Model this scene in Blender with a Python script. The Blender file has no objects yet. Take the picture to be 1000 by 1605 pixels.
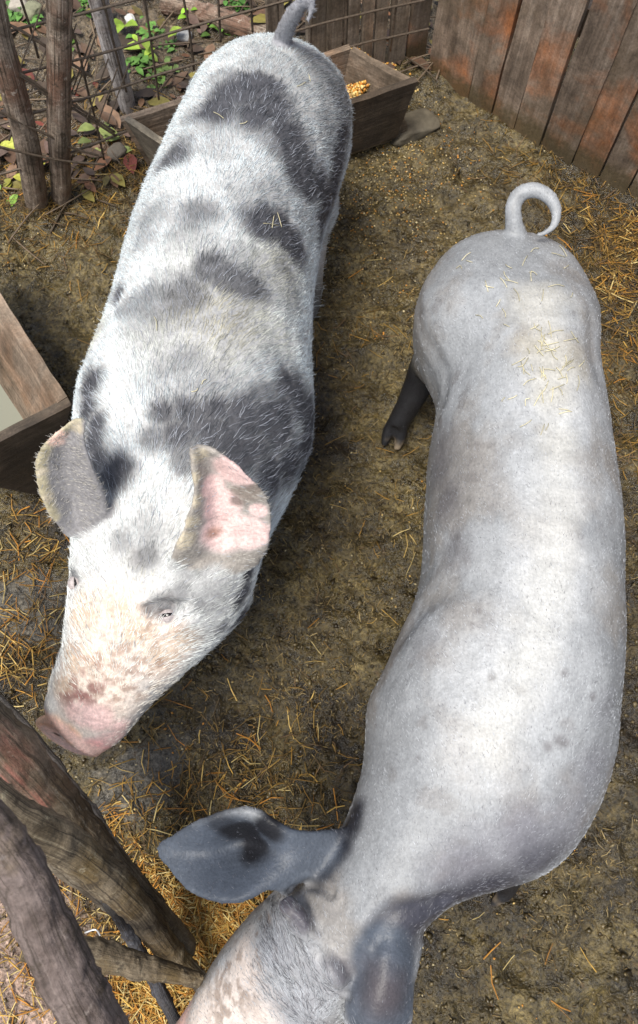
import bpy, bmesh, math, random
import numpy as np
from mathutils import Vector, Matrix
from mathutils.bvhtree import BVHTree

# ---------------------------------------------------------------- camera, world, sun
scene = bpy.context.scene
COL = scene.collection
TILT, CAM_H, FPX = math.radians(19.0), 1.9, 1200.0
cam_d = bpy.data.cameras.new("camera")
cam = bpy.data.objects.new("camera", cam_d)
COL.objects.link(cam)
cam.location = (0, 0, CAM_H)
cam.rotation_euler = (TILT, 0, 0)
cam_d.sensor_fit = 'VERTICAL'
cam_d.sensor_height = 36.0
cam_d.lens = 36.0 * FPX / 1605.0
cam_d.clip_start = 0.02
cam_d.clip_end = 500
cam_d.dof.use_dof = True
cam_d.dof.focus_distance = 1.45
cam_d.dof.aperture_fstop = 8.0
scene.camera = cam

SUN_EL, SUN_AZ = math.radians(71), math.radians(225)   # azimuth clockwise from +Y
world = bpy.data.worlds.new("World")
scene.world = world
world.use_nodes = True
wn = world.node_tree
wn.nodes.clear()
wo = wn.nodes.new('ShaderNodeOutputWorld')
wb = wn.nodes.new('ShaderNodeBackground')
ws = wn.nodes.new('ShaderNodeTexSky')
ws.sky_type = 'NISHITA'
ws.sun_disc = False
ws.sun_elevation = SUN_EL
ws.sun_rotation = SUN_AZ
ws.air_density = 0.9
ws.dust_density = 2.5
ws.ozone_density = 0.8
wb.inputs['Strength'].default_value = 0.105
wh = wn.nodes.new('ShaderNodeHueSaturation')       # overcast: a greyer sky
wh.inputs['Saturation'].default_value = 0.6
wn.links.new(ws.outputs[0], wh.inputs['Color'])
wn.links.new(wh.outputs[0], wb.inputs[0])
wn.links.new(wb.outputs[0], wo.inputs[0])

sun_d = bpy.data.lights.new("sun", 'SUN')
sun_d.energy = 2.35
sun_d.angle = math.radians(25)
sun_d.color = (1.0, 0.96, 0.88)
sun = bpy.data.objects.new("sun", sun_d)
COL.objects.link(sun)
sdir = Vector((math.sin(SUN_AZ) * math.cos(SUN_EL), math.cos(SUN_AZ) * math.cos(SUN_EL), math.sin(SUN_EL)))
sun.rotation_euler = sdir.to_track_quat('Z', 'Y').to_euler()
sun.location = sdir * 10
scene.view_settings.view_transform = 'Standard'
scene.view_settings.look = 'None'
scene.view_settings.exposure = 0.72
scene.view_settings.gamma = 1.0

# ---------------------------------------------------------------- helpers
rng = np.random.default_rng(7)
random.seed(7)


def P(u, v, z):
    """the world point at height z on the sight line measured at (u, v) in the photograph"""
    x, y = (u - 500) / FPX, -(v - 802.5) / FPX
    c, s = math.cos(TILT), math.sin(TILT)
    d = np.array([x, c * y + s, s * y - c])
    t = (z - CAM_H) / d[2]
    return np.array([0, 0, CAM_H]) + t * d


def ray(u, v):
    x, y = (u - 500) / FPX, -(v - 802.5) / FPX
    c, s = math.cos(TILT), math.sin(TILT)
    return Vector((x, c * y + s, s * y - c)).normalized()


def hash3(ix, iy, iz, seed):
    h = (ix.astype(np.int64) * 374761393 + iy.astype(np.int64) * 668265263 + iz.astype(np.int64) * 2147483647 + seed * 974711) & 0xffffffff
    h = ((h ^ (h >> 13)) * 1274126177) & 0xffffffff
    h = (h ^ (h >> 16)) & 0xffffffff
    h = (h * 2246822519) & 0xffffffff
    return ((h ^ (h >> 15)) & 0xffff) / 65535.0


def noise(p, scale, seed=0):
    """value noise, 0..1; p is (n,3)"""
    q = p * scale + 1000.0
    i = np.floor(q)
    f = q - i
    f = f * f * (3 - 2 * f)
    i = i.astype(np.int64)
    r = 0
    for dx in (0, 1):
        wx = f[:, 0] if dx else 1 - f[:, 0]
        for dy in (0, 1):
            wy = f[:, 1] if dy else 1 - f[:, 1]
            for dz in (0, 1):
                wz = f[:, 2] if dz else 1 - f[:, 2]
                r = r + wx * wy * wz * hash3(i[:, 0] + dx, i[:, 1] + dy, i[:, 2] + dz, seed)
    return r


def fbm(p, scale, seed=0, octs=4):
    a, t, r = 1.0, 0.0, 0.0
    for k in range(octs):
        r = r + a * noise(p, scale * 2 ** k, seed + k * 17)
        t += a
        a *= 0.5
    return r / t


def sstep(a, b, x):
    t = np.clip((x - a) / (b - a), 0, 1)
    return t * t * (3 - 2 * t)


def catmull(pts, m):
    pts = np.asarray(pts, float)
    n = len(pts)
    ext = np.vstack([2 * pts[0] - pts[1], pts, 2 * pts[-1] - pts[-2]])
    ts = np.linspace(0, n - 1, m)
    out = []
    for t in ts:
        i = min(int(t), n - 2)
        f = t - i
        p0, p1, p2, p3 = ext[i:i + 4]
        out.append(0.5 * (2 * p1 + (p2 - p0) * f + (2 * p0 - 5 * p1 + 4 * p2 - p3) * f * f + (3 * p1 - p0 - 3 * p2 + p3) * f ** 3))
    return np.array(out)


class MB:
    """collects shapes, links them as one mesh object"""

    def __init__(s):
        s.v, s.f, s.uv, s.col = [], [], [], []
        s.n = 0

    def add(s, v, f, uv=None, col=None):
        v = np.asarray(v, float)
        s.v.append(v)
        s.f += [tuple(int(k) + s.n for k in q) for q in f]
        s.uv.append(np.zeros((len(v), 2)) if uv is None else np.asarray(uv))
        s.col.append(np.tile([[.5, .5, .5]], (len(v), 1)) if col is None else np.asarray(col))
        s.n += len(v)

    def rings(s, R, uv=None, caps=True, col=None):
        m, n = R.shape[:2]
        V = R.reshape(-1, 3)
        F = []
        for i in range(m - 1):
            for j in range(n):
                k = (j + 1) % n
                F.append((i * n + j, i * n + k, (i + 1) * n + k, (i + 1) * n + j))
        if caps:
            F.append(tuple(range(n - 1, -1, -1)))
            F.append(tuple((m - 1) * n + j for j in range(n)))
        s.add(V, F, uv, col)

    def tube(s, pts, rads, n=12, m=None, rough=0.0, seed=0, squash=1.0, smooth=True, col=None):
        pts = np.asarray(pts, float)
        rads = np.asarray(rads, float)
        if m is None:
            m = max(2, 6 * (len(pts) - 1) + 1)
        if len(pts) == 2:
            c = pts[0] + np.linspace(0, 1, m)[:, None] * (pts[1] - pts[0])
            r = np.interp(np.linspace(0, 1, m), [0, 1], rads)
        else:
            c = catmull(pts, m)
            r = np.interp(np.linspace(0, len(rads) - 1, m), np.arange(len(rads)), rads)
        t = np.gradient(c, axis=0)
        t /= np.linalg.norm(t, axis=1)[:, None]
        a = np.array([0, 0, 1.0]) if abs(t[0][2]) < .85 else np.array([1.0, 0, 0])
        R = []
        L = 0
        UV = []
        for i in range(m):
            a = a - t[i] * a.dot(t[i])
            a /= np.linalg.norm(a)
            b = np.cross(t[i], a)
            th = np.linspace(0, 2 * math.pi, n, endpoint=False)
            R.append(c[i] + r[i] * (np.cos(th)[:, None] * a * squash + np.sin(th)[:, None] * b))
            if i:
                L += np.linalg.norm(c[i] - c[i - 1])
            UV.append(np.stack([np.abs(th / math.pi - 1) * .12, np.full(n, L)], 1))
        R = np.array(R)
        if rough:
            q = R.reshape(-1, 3)
            d = (fbm(q, 14, seed, 3) - .5) * 2 * rough + (fbm(q, 60, seed + 5, 2) - .5) * .5 * rough
            cc = np.repeat(c, n, 0)
            q = q + (q - cc) * d[:, None]
            R = q.reshape(R.shape)
        s.rings(R, np.concatenate(UV), True, None if col is None else np.tile([col], (m * n, 1)))

    def box(s, o, ax, ay, az, rough=0.0, seed=0, div=(1, 1, 1)):
        """box from corner o with edge vectors ax, ay, az; subdivided so that it can be roughened"""
        o, ax, ay, az = [np.asarray(q, float) for q in (o, ax, ay, az)]
        nx, ny, nz = div
        idx = {}
        V, UV, F = [], [], []

        def vid(i, j, k):
            if (i, j, k) not in idx:
                idx[(i, j, k)] = len(V)
                V.append(o + ax * i / nx + ay * j / ny + az * k / nz)
            return idx[(i, j, k)]
        for i in range(nx):
            for j in range(ny):
                for k, fl in ((0, 1), (nz, 0)):
                    q = [vid(i, j, k), vid(i + 1, j, k), vid(i + 1, j + 1, k), vid(i, j + 1, k)]
                    F.append(q[::-1] if fl else q)
        for i in range(nx):
            for k in range(nz):
                for j, fl in ((0, 0), (ny, 1)):
                    q = [vid(i, j, k), vid(i + 1, j, k), vid(i + 1, j, k + 1), vid(i, j, k + 1)]
                    F.append(q[::-1] if fl else q)
        for j in range(ny):
            for k in range(nz):
                for i, fl in ((0, 1), (nx, 0)):
                    q = [vid(i, j, k), vid(i, j + 1, k), vid(i, j + 1, k + 1), vid(i, j, k + 1)]
                    F.append(q[::-1] if fl else q)
        V = np.array(V)
        if rough:
            for c in range(3):
                V[:, c] += (fbm(V, 9, seed + c * 31, 3) - .5) * 2 * rough
        s.add(V, F)

    def build(s, name, mat, parent=None, smooth=True, loc=None, uv=False, col=False):
        V = np.concatenate(s.v)
        if loc is not None:
            V = V - np.asarray(loc)
        me = bpy.data.meshes.new(name)
        me.from_pydata(V.tolist(), [], s.f)
        me.update()
        if uv:
            U = np.concatenate(s.uv)
            li = np.empty(len(me.loops), np.int32)
            me.loops.foreach_get('vertex_index', li)
            lay = me.uv_layers.new(name='UVMap')
            lay.data.foreach_set('uv', U[li].astype(np.float32).ravel())
        if col:
            setcol(me, np.concatenate(s.col))
        if smooth:
            me.polygons.foreach_set('use_smooth', np.ones(len(me.polygons), bool))
        me.materials.append(mat)
        o = bpy.data.objects.new(name, me)
        COL.objects.link(o)
        if loc is not None:
            o.location = loc
        if parent is not None:
            o.parent = parent
        return o


def setcol(me, c, name='tint'):
    a = me.attributes.new(name, 'FLOAT_COLOR', 'POINT')
    c = np.asarray(c, np.float32)
    a.data.foreach_set('color', np.concatenate([c, np.ones((len(c), 1), np.float32)], 1).ravel())


def tag(o, label=None, cat=None, group=None, kind=None):
    for k, v in (('label', label), ('category', cat), ('group', group), ('kind', kind)):
        if v:
            o[k] = v
    return o


def empty(name, loc):
    o = bpy.data.objects.new(name, None)
    COL.objects.link(o)
    o.location = loc
    o.empty_display_size = .1
    return o


def big_mesh(name, V, quads, mat, cols=None, smooth=True):
    me = bpy.data.meshes.new(name)
    n, m = len(V), len(quads)
    me.vertices.add(n)
    me.vertices.foreach_set('co', np.asarray(V, np.float32).ravel())
    k = quads.shape[1]
    me.loops.add(m * k)
    me.loops.foreach_set('vertex_index', np.asarray(quads, np.int32).ravel())
    me.polygons.add(m)
    me.polygons.foreach_set('loop_start', np.arange(0, m * k, k, dtype=np.int32))
    me.update(calc_edges=True)
    me.validate()
    if cols is not None:
        setcol(me, cols)
    if smooth:
        me.polygons.foreach_set('use_smooth', np.ones(len(me.polygons), bool))
    me.materials.append(mat)
    o = bpy.data.objects.new(name, me)
    COL.objects.link(o)
    return o


# ---------------------------------------------------------------- materials
class NT:
    def __init__(s, name):
        s.m = bpy.data.materials.new(name)
        s.m.use_nodes = True
        s.t = s.m.node_tree
        s.t.nodes.clear()
        s.out = s.n('ShaderNodeOutputMaterial')
        s.b = s.n('ShaderNodeBsdfPrincipled')
        s.l(s.b.outputs[0], s.out.inputs[0])

    def n(s, typ, **kw):
        q = s.t.nodes.new(typ)
        for k, v in kw.items():
            setattr(q, k, v)
        return q

    def l(s, a, b):
        s.t.links.new(a, b)

    def setin(s, inp, v):
        if hasattr(v, 'is_output'):
            s.l(v, inp)
        else:
            inp.default_value = (*v, 1) if isinstance(v, tuple) and len(v) == 3 and inp.type == 'RGBA' else v

    def coord(s, kind='Object'):
        return s.n('ShaderNodeTexCoord').outputs[kind]

    def mapping(s, vec, scale=(1, 1, 1), loc=(0, 0, 0)):
        q = s.n('ShaderNodeMapping')
        s.l(vec, q.inputs[0])
        q.inputs['Scale'].default_value = scale
        q.inputs['Location'].default_value = loc
        return q.outputs[0]

    def noise(s, vec, scale, detail=4, rough=.55, dist=0.0):
        q = s.n('ShaderNodeTexNoise')
        s.l(vec, q.inputs['Vector'])
        q.inputs['Scale'].default_value = scale
        q.inputs['Detail'].default_value = detail
        q.inputs['Roughness'].default_value = rough
        q.inputs['Distortion'].default_value = dist
        return q.outputs['Fac']

    def voro(s, vec, scale, feature='F1'):
        q = s.n('ShaderNodeTexVoronoi', feature=feature)
        s.l(vec, q.inputs['Vector'])
        q.inputs['Scale'].default_value = scale
        return q.outputs['Distance']

    def ramp(s, fac, stops):
        q = s.n('ShaderNodeValToRGB')
        e = q.color_ramp.elements
        while len(e) < len(stops):
            e.new(.5)
        for k, (p, c) in enumerate(stops):
            e[k].position = p
            e[k].color = (*c, 1) if isinstance(c, tuple) else (c, c, c, 1)
        s.l(fac, q.inputs[0])
        return q.outputs[0]

    def mix(s, fac, a, b, mode='MIX'):
        q = s.n('ShaderNodeMix', data_type='RGBA', blend_type=mode)
        s.setin(q.inputs[0], fac)
        s.setin(q.inputs[6], a)
        s.setin(q.inputs[7], b)
        return q.outputs[2]

    def math(s, op, a, b=0.0):
        q = s.n('ShaderNodeMath', operation=op)
        s.setin(q.inputs[0], a)
        s.setin(q.inputs[1], b)
        return q.outputs[0]

    def attr(s, name, out='Color'):
        return s.n('ShaderNodeAttribute', attribute_name=name).outputs[out]

    def bump(s, h, strength=.5, dist=.01, prev=None):
        q = s.n('ShaderNodeBump')
        q.inputs['Strength'].default_value = strength
        q.inputs['Distance'].default_value = dist
        s.l(h, q.inputs['Height'])
        if prev:
            s.l(prev, q.inputs['Normal'])
        return q.outputs[0]

    def done(s, color, rough=.6, normal=None, spec=None, **kw):
        s.setin(s.b.inputs['Base Color'], color)
        s.setin(s.b.inputs['Roughness'], rough)
        if normal:
            s.l(normal, s.b.inputs['Normal'])
        if spec is not None:
            s.setin(s.b.inputs['Specular IOR Level'], spec)
        for k, v in kw.items():
            s.setin(s.b.inputs[k], v)
        return s.m


def mat_mud():
    t = NT('mud')
    c = t.coord()
    tint = t.attr('tint')
    n1 = t.noise(c, 22, 6, .62)
    n2 = t.noise(c, 95, 5, .65)
    n3 = t.noise(c, 5, 4, .6)
    f1 = t.ramp(n1, [(.3, .45), (.7, 1.5)])
    f2 = t.ramp(n2, [(.34, .35), (.68, 1.9)])
    k = t.mix(1.0, tint, f1, 'MULTIPLY')
    k = t.mix(1.0, k, f2, 'MULTIPLY')
    vc = t.n('ShaderNodeTexVoronoi')
    t.l(c, vc.inputs['Vector'])
    vc.inputs['Scale'].default_value = 170
    bw = t.n('ShaderNodeSeparateColor')
    t.l(vc.outputs['Color'], bw.inputs[0])
    k = t.mix(1.0, k, t.ramp(bw.outputs[0], [(0.0, .7), (1.0, 1.3)]), 'MULTIPLY')
    k = t.mix(t.ramp(t.noise(c, 34, 5, .7), [(.60, 0.0), (.70, .5)]), k, (.16, .085, .024))
    r = t.ramp(n3, [(.36, .10), (.62, .5)])
    r = t.mix(.5, r, t.ramp(n2, [(.35, .12), (.62, .6)]))
    v = t.voro(c, 130)
    wet = t.ramp(t.noise(c, 7, 5, .62, .8), [(.44, 0.0), (.56, 1.0)])
    k = t.mix(t.math('MULTIPLY', wet, .45), k, t.mix(1.0, k, (.55, .55, .55), 'MULTIPLY'))
    r = t.mix(wet, r, (.16, .16, .16))
    bm = t.bump(n2, .85, .010)
    bm = t.bump(v, .45, .004, bm)
    bm = t.bump(t.noise(c, 240, 3, .6), .5, .003, bm)
    return t.done(k, r, bm, .7)


def mat_tint(name, rough=.6, var=.35, scale=60, spec=.4, subsurf=0.0):
    t = NT(name)
    c = t.coord()
    n = t.noise(c, scale, 4)
    k = t.mix(1.0, t.attr('tint'), t.ramp(n, [(.25, 1 - var), (.75, 1 + var)]), 'MULTIPLY')
    return t.done(k, rough, t.bump(n, .25, .002), spec)


def mat_wood(name, stops, patch, patch_amt=.5, grime=(.03, .024, .015), rough=.72, axis=2, wet=.0, uvs=False, pscale=6, mud=False):
    """long grain along the object's own axis (or along the UV's v)"""
    t = NT(name)
    oc = t.coord('Object')
    rnd = t.n('ShaderNodeObjectInfo').outputs['Random']
    off = t.n('ShaderNodeVectorMath', operation='ADD')
    comb = t.n('ShaderNodeCombineXYZ')
    for k, f in enumerate((7.1, 13.3, 29.7)):
        t.l(t.math('MULTIPLY', rnd, f), comb.inputs[k])
    t.l(oc if not uvs else t.coord('UV'), off.inputs[0])
    t.l(comb.outputs[0], off.inputs[1])
    vec = off.outputs[0]
    sc = [26, 26, 26]
    sc[1 if uvs else axis] = 1.6
    g = t.noise(t.mapping(vec, tuple(sc)), 1.6, 6, .65, .6)
    g2 = t.noise(t.mapping(vec, tuple(q * 3 for q in sc)), 2.0, 4, .6)
    st = t.noise(vec, 11, 6, .7, .8)
    big = t.noise(vec, pscale, 5, .62, .4)
    k = t.ramp(g, stops)
    k = t.mix(t.ramp(big, [(.50, 0.0), (.66, patch_amt)]), k, patch)
    k = t.mix(1.0, k, t.ramp(g2, [(.3, .74), (.7, 1.18)]), 'MULTIPLY')
    k = t.mix(1.0, k, t.ramp(st, [(.34, .55), (.64, 1.35)]), 'MULTIPLY')
    gr = t.noise(vec, 3.1, 6, .7)
    k = t.mix(t.ramp(gr, [(.45, 0.0), (.66, .75)]), k, grime)
    if mud:
        sx = t.n('ShaderNodeSeparateXYZ')
        t.l(oc, sx.inputs[0])
        m = t.math('SUBTRACT', t.math('MULTIPLY', t.noise(oc, 9, 6, .7), .34), sx.outputs[2])
        k = t.mix(t.ramp(m, [(0.0, 0.0), (.06, .8)]), k, (.085, .064, .03))
    fine = t.noise(oc, 160, 3, .7)
    k = t.mix(1.0, k, t.ramp(fine, [(.3, .75), (.7, 1.25)]), 'MULTIPLY')
    k = t.mix(.35, k, t.mix(1.0, k, t.ramp(rnd, [(0.0, .55), (1.0, 1.6)]), 'MULTIPLY'))
    bm = t.bump(g2, .55, .004)
    bm = t.bump(fine, .3, .002, bm)
    return t.done(k, rough, bm, .35)


def mat_bark(name, dark, mid, patch, pale, pscale=5.0, rough=.7, red=False):
    """weathered round wood under dried mud: blotches of bark, patches, flecks, faint long grain (UV)"""
    t = NT(name)
    oc = t.coord('Object')
    uv = t.coord('UV')
    g = t.noise(t.mapping(uv, (34, 5, 1)), 1.6, 5, .65, .8)
    b = t.noise(oc, 17, 6, .68, .6)
    k = t.mix(t.ramp(b, [(.36, 0.0), (.58, 1.0)]), dark, mid)
    k = t.mix(1.0, k, t.ramp(g, [(.3, .72), (.7, 1.25)]), 'MULTIPLY')
    k = t.mix(t.ramp(t.noise(oc, pscale, 5, .62), [(.50, 0.0), (.62, .8)]), k, patch)
    k = t.mix(t.ramp(t.noise(oc, 44, 6, .7), [(.60, 0.0), (.68, .75)]), k, pale)
    k = t.mix(t.ramp(t.noise(oc, 31, 6, .72), [(.57, 0.0), (.65, .8)]), k, (.05, .037, .024))
    crack = t.noise(t.mapping(uv, (170, 5.5, 1)), 1.0, 5, .68, .5)
    k = t.mix(t.ramp(crack, [(.54, 0.0), (.60, .8)]), k, (.04, .03, .02))
    k = t.mix(t.ramp(crack, [(.32, .6), (.42, 0.0)]), k, pale)
    if red:
        k = t.mix(t.math('MULTIPLY', t.attr('tint', 'Fac'), t.ramp(crack, [(.40, 1.0), (.58, .15)])), k, (.27, .095, .07))
    f = t.noise(oc, 170, 4, .7)
    k = t.mix(1.0, k, t.ramp(f, [(.3, .72), (.7, 1.3)]), 'MULTIPLY')
    bm = t.bump(b, .6, .012)
    bm = t.bump(crack, .5, .004, bm)
    bm = t.bump(g, .35, .005, bm)
    bm = t.bump(f, .4, .003, bm)
    return t.done(k, rough, bm, .35)


def mat_plain(name, col, rough=.5, metallic=0.0, scale=40, var=.3, bump=.2):
    t = NT(name)
    c = t.coord()
    n = t.noise(c, scale, 5, .6)
    k = t.mix(1.0, col, t.ramp(n, [(.25, 1 - var), (.75, 1 + var)]), 'MULTIPLY')
    return t.done(k, rough, t.bump(n, bump, .004), .4, Metallic=metallic)


def mat_skin(name, var=.25, fine=170, rough=.5, bump=.35, sss=.0):
    t = NT(name)
    c = t.coord()
    a = t.noise(c, fine, 4, .65)
    b = t.noise(c, 34, 5, .65)
    w = t.voro(c, 210)
    k = t.mix(1.0, t.attr('tint'), t.ramp(a, [(.3, 1 - var), (.7, 1 + var)]), 'MULTIPLY')
    k = t.mix(1.0, k, t.ramp(b, [(.28, 1 - var * .9), (.72, 1 + var * .7)]), 'MULTIPLY')
    sk = t.noise(t.mapping(c, (260, 70, 150)), 1.0, 4, .7, .6)
    k = t.mix(1.0, k, t.ramp(sk, [(.30, 1 - var * .7), (.70, 1 + var * .7)]), 'MULTIPLY')
    bm = t.bump(a, bump, .003)
    bm = t.bump(w, bump * .5, .002, bm)
    bm = t.bump(b, bump * .8, .006, bm)
    return t.done(k, rough, bm, .35)


def mat_hair(name, rough=.45):
    t = NT(name)
    k = t.attr('tint')
    return t.done(k, rough, None, .4)


M = {}
M['mud'] = mat_mud()
M['tint'] = mat_tint('straw_and_leaf')
M['grain'] = mat_tint('grain', .45, .2, 80)
M['clod'] = mat_tint('wet_clod', .28, .4, 150, .5)
M['plank'] = mat_wood('old_planks', [(.2, (.13, .093, .066)), (.5, (.225, .17, .128)), (.8, (.33, .265, .21))], (.36, .13, .045), .85, (.11, .08, .048), pscale=4.2, mud=True)
M['picket'] = mat_wood('grey_pickets', [(.2, (.13, .10, .072)), (.5, (.27, .215, .16)), (.8, (.42, .35, .28))], (.26, .15, .08), .4, (.09, .07, .05))
M['post'] = mat_bark('bark_posts', (.10, .072, .052), (.30, .235, .18), (.19, .10, .065), (.55, .47, .39))
M['post_pale'] = mat_bark('pale_post', (.28, .25, .24), (.46, .43, .42), (.30, .22, .17), (.68, .65, .63))
M['limb'] = mat_bark('muddy_limbs', (.085, .062, .036), (.19, .15, .10), (.13, .085, .03), (.36, .31, .21))
M['limb_red'] = mat_bark('reddish_slab', (.085, .065, .042), (.18, .15, .11), (.13, .09, .05), (.33, .29, .22), 5.0, red=True)
M['limb_violet'] = mat_bark('purplish_limb', (.095, .07, .06), (.185, .145, .13), (.14, .10, .045), (.30, .25, .22))
M['dark_rod'] = mat_bark('dark_rod', (.035, .035, .04), (.085, .085, .095), (.06, .05, .04), (.17, .17, .19))
M['slat'] = mat_bark('grey_slat', (.16, .135, .11), (.33, .29, .25), (.10, .075, .05), (.40, .36, .31))
M['trough'] = mat_wood('trough_boards', [(.2, (.10, .076, .054)), (.5, (.22, .165, .12)), (.8, (.36, .28, .21))], (.25, .13, .065), .45, (.05, .038, .023), axis=0)
M['trough_dark'] = mat_wood('trough_muddy', [(.2, (.03, .023, .017)), (.5, (.07, .052, .038)), (.8, (.13, .10, .07))], (.11, .07, .04), .4, (.03, .024, .016), axis=0)
M['trough_grey'] = mat_wood('trough_grey', [(.2, (.10, .085, .065)), (.5, (.22, .19, .145)), (.8, (.36, .31, .25))], (.06, .05, .04), .5, (.04, .034, .025), axis=0)
M['wire'] = mat_plain('rusty_wire', (.15, .115, .085), .6, .4, 120, .5)
M['stone'] = mat_plain('stone', (.10, .085, .06), .7, 0, 30, .5, .6)
M['pale_wire'] = mat_plain('pale_wire', (.65, .65, .65), .35, .6, 60, .15)
M['water'] = NT('trough_water').done((.26, .26, .20), .06, None, .6)
M['skin_a'] = mat_skin('patchy_skin', .22, 150, .55)
M['skin_b'] = mat_skin('grey_skin', .15, 190, .42, .32)
M['hair'] = mat_hair('bristles')
M['eye'] = NT('dark_eye').done((.012, .009, .008), .08, None, .6)

# ---------------------------------------------------------------- ground
FA, FB = P(60, 345, 0)[:2], P(665, 128, 0)[:2]           # line of the back fence
WA, WB = FB, P(1000, 330, 0)[:2]                          # line of the plank wall
NA, NB = P(0, 1075, 0)[:2], P(300, 1600, 0)[:2]           # line of the near rail fence


def side(p, a, b):
    d = (b - a) / np.linalg.norm(b - a)
    return (p[:, 0] - a[0]) * -d[1] + (p[:, 1] - a[1]) * d[0]     # + on the left of a->b


hoof_xy = np.stack([rng.uniform(-1.2, 1.2, 150), rng.uniform(-.7, 2.0, 150)], 1)
hoof_r = rng.uniform(.03, .06, 150)


def ground_z(xy):
    p = np.concatenate([xy, np.zeros((len(xy), 1))], 1)
    yard = side(xy, FA, FB)
    near = -side(xy, NA, NB)
    fl = 1 - sstep(.0, .12, yard)
    z = (fbm(p, 5, 3, 3) - .5) * .04 + (fbm(p, 20, 9, 4) - .5) * .040 + (fbm(p, 70, 31, 3) - .5) * .020 * sstep(.3, .6, fbm(p, 6, 88, 3)) + (fbm(p, 60, 31, 2) - .5) * .008
    bare = bare_mask(xy)
    z = z * (1 - .75 * bare)
    for (hx, hy), r in zip(hoof_xy, hoof_r):
        m = (abs(xy[:, 0] - hx) < .15) & (abs(xy[:, 1] - hy) < .15)
        d = np.hypot(xy[m, 0] - hx, xy[m, 1] - hy) / r
        z[m] += (-.017 * np.exp(-d ** 2 * 1.5) + .006 * np.exp(-(d - 1.3) ** 2 * 5)) * fl[m]
    z = z + .03 * np.exp(-(yard / .12) ** 2)
    wall = side(xy, WA, WB)
    z = z + .02 * np.exp(-((wall + .0) / .09) ** 2)
    z = z + .03 * sstep(.05, .3, yard)
    return z


def bare_mask(xy):
    p = np.concatenate([xy, np.zeros((len(xy), 1))], 1)
    w = (fbm(p, 9, 77, 3) - .5) * .16
    r = 0
    for (u, v, rad) in ((215, 1225, .11), (270, 1215, .06), (40, 960, .10), (60, 930, .07), (150, 1210, .06)):
        c = P(u, v, 0)
        r = np.maximum(r, 1 - sstep(.7, 1.15, (np.hypot(xy[:, 0] - c[0], xy[:, 1] - c[1]) + w) / rad))
    return r


def ground_col(xy):
    p = np.concatenate([xy, np.zeros((len(xy), 1))], 1)
    a = fbm(p, 2.2, 5, 4)
    b = fbm(p, 12, 15, 4)
    dark, mid, light = np.array([.026, .018, .008]), np.array([.108, .080, .027]), np.array([.165, .13, .066])
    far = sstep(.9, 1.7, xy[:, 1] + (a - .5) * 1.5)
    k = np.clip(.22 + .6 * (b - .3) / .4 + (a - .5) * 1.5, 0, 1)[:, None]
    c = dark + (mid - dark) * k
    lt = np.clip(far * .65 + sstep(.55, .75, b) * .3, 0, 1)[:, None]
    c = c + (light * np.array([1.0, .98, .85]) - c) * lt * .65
    bm = bare_mask(xy)[:, None]
    c = c + (np.array([.115, .102, .080]) - c) * bm * .9
    yard = sstep(.03, .2, side(xy, FA, FB))[:, None]
    c = c + ((np.array([.10, .075, .045]) * (.6 + .9 * b[:, None])) - c) * yard
    near = sstep(.02, .14, -side(xy, NA, NB) * 1.0)[:, None] * (xy[:, 1:2] < 1.0)
    c = c + ((np.array([.34, .24, .185]) * (.55 + .8 * b[:, None])) - c) * near
    return c


def make_ground():
    xs = np.arange(-2.2, 1.9, .007)
    ys = np.arange(-1.3, 4.2, .007)
    X, Y = np.meshgrid(xs, ys)
    xy = np.stack([X.ravel(), Y.ravel()], 1)
    z = ground_z(xy)
    e = np.minimum.reduce([xy[:, 0] + 2.2, 1.9 - xy[:, 0], xy[:, 1] + 1.3, 4.2 - xy[:, 1]])
    z = z - .12 * (1 - sstep(0, .12, e))
    V = np.concatenate([xy, z[:, None]], 1)
    w, h = len(xs), len(ys)
    i = (np.arange(h - 1)[:, None] * w + np.arange(w - 1)[None]).ravel()
    Q = np.stack([i, i + 1, i + w + 1, i + w], 1)
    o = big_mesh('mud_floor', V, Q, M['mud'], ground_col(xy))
    tag(o, kind='structure')
    g = MB()
    n = 40
    xs = np.linspace(-60, 60, n)
    X, Y = np.meshgrid(xs, xs)
    V = np.stack([X.ravel(), Y.ravel(), np.full(n * n, -.08)], 1)
    F = [(j * n + i, j * n + i + 1, (j + 1) * n + i + 1, (j + 1) * n + i) for j in range(n - 1) for i in range(n - 1)]
    g.add(V, F, None, np.tile([[.08, .06, .035]], (n * n, 1)))
    tag(g.build('ground', M['mud'], col=True), kind='structure')


make_ground()

# ---------------------------------------------------------------- plank wall
wd = np.array([WB[0] - WA[0], WB[1] - WA[1], 0])
wd /= np.linalg.norm(wd)
wn_ = np.array([-wd[1], wd[0], 0])          # away from the pen
wall_root = empty('plank_wall', (*WA, 0))
tag(wall_root, 'tall wall of upright weathered brown planks with rusty worn patches at the right of the pen', 'wall')


def along(u, v):
    return float((P(u, v, 0) - np.array([*WA, 0])).dot(wd))


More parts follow.
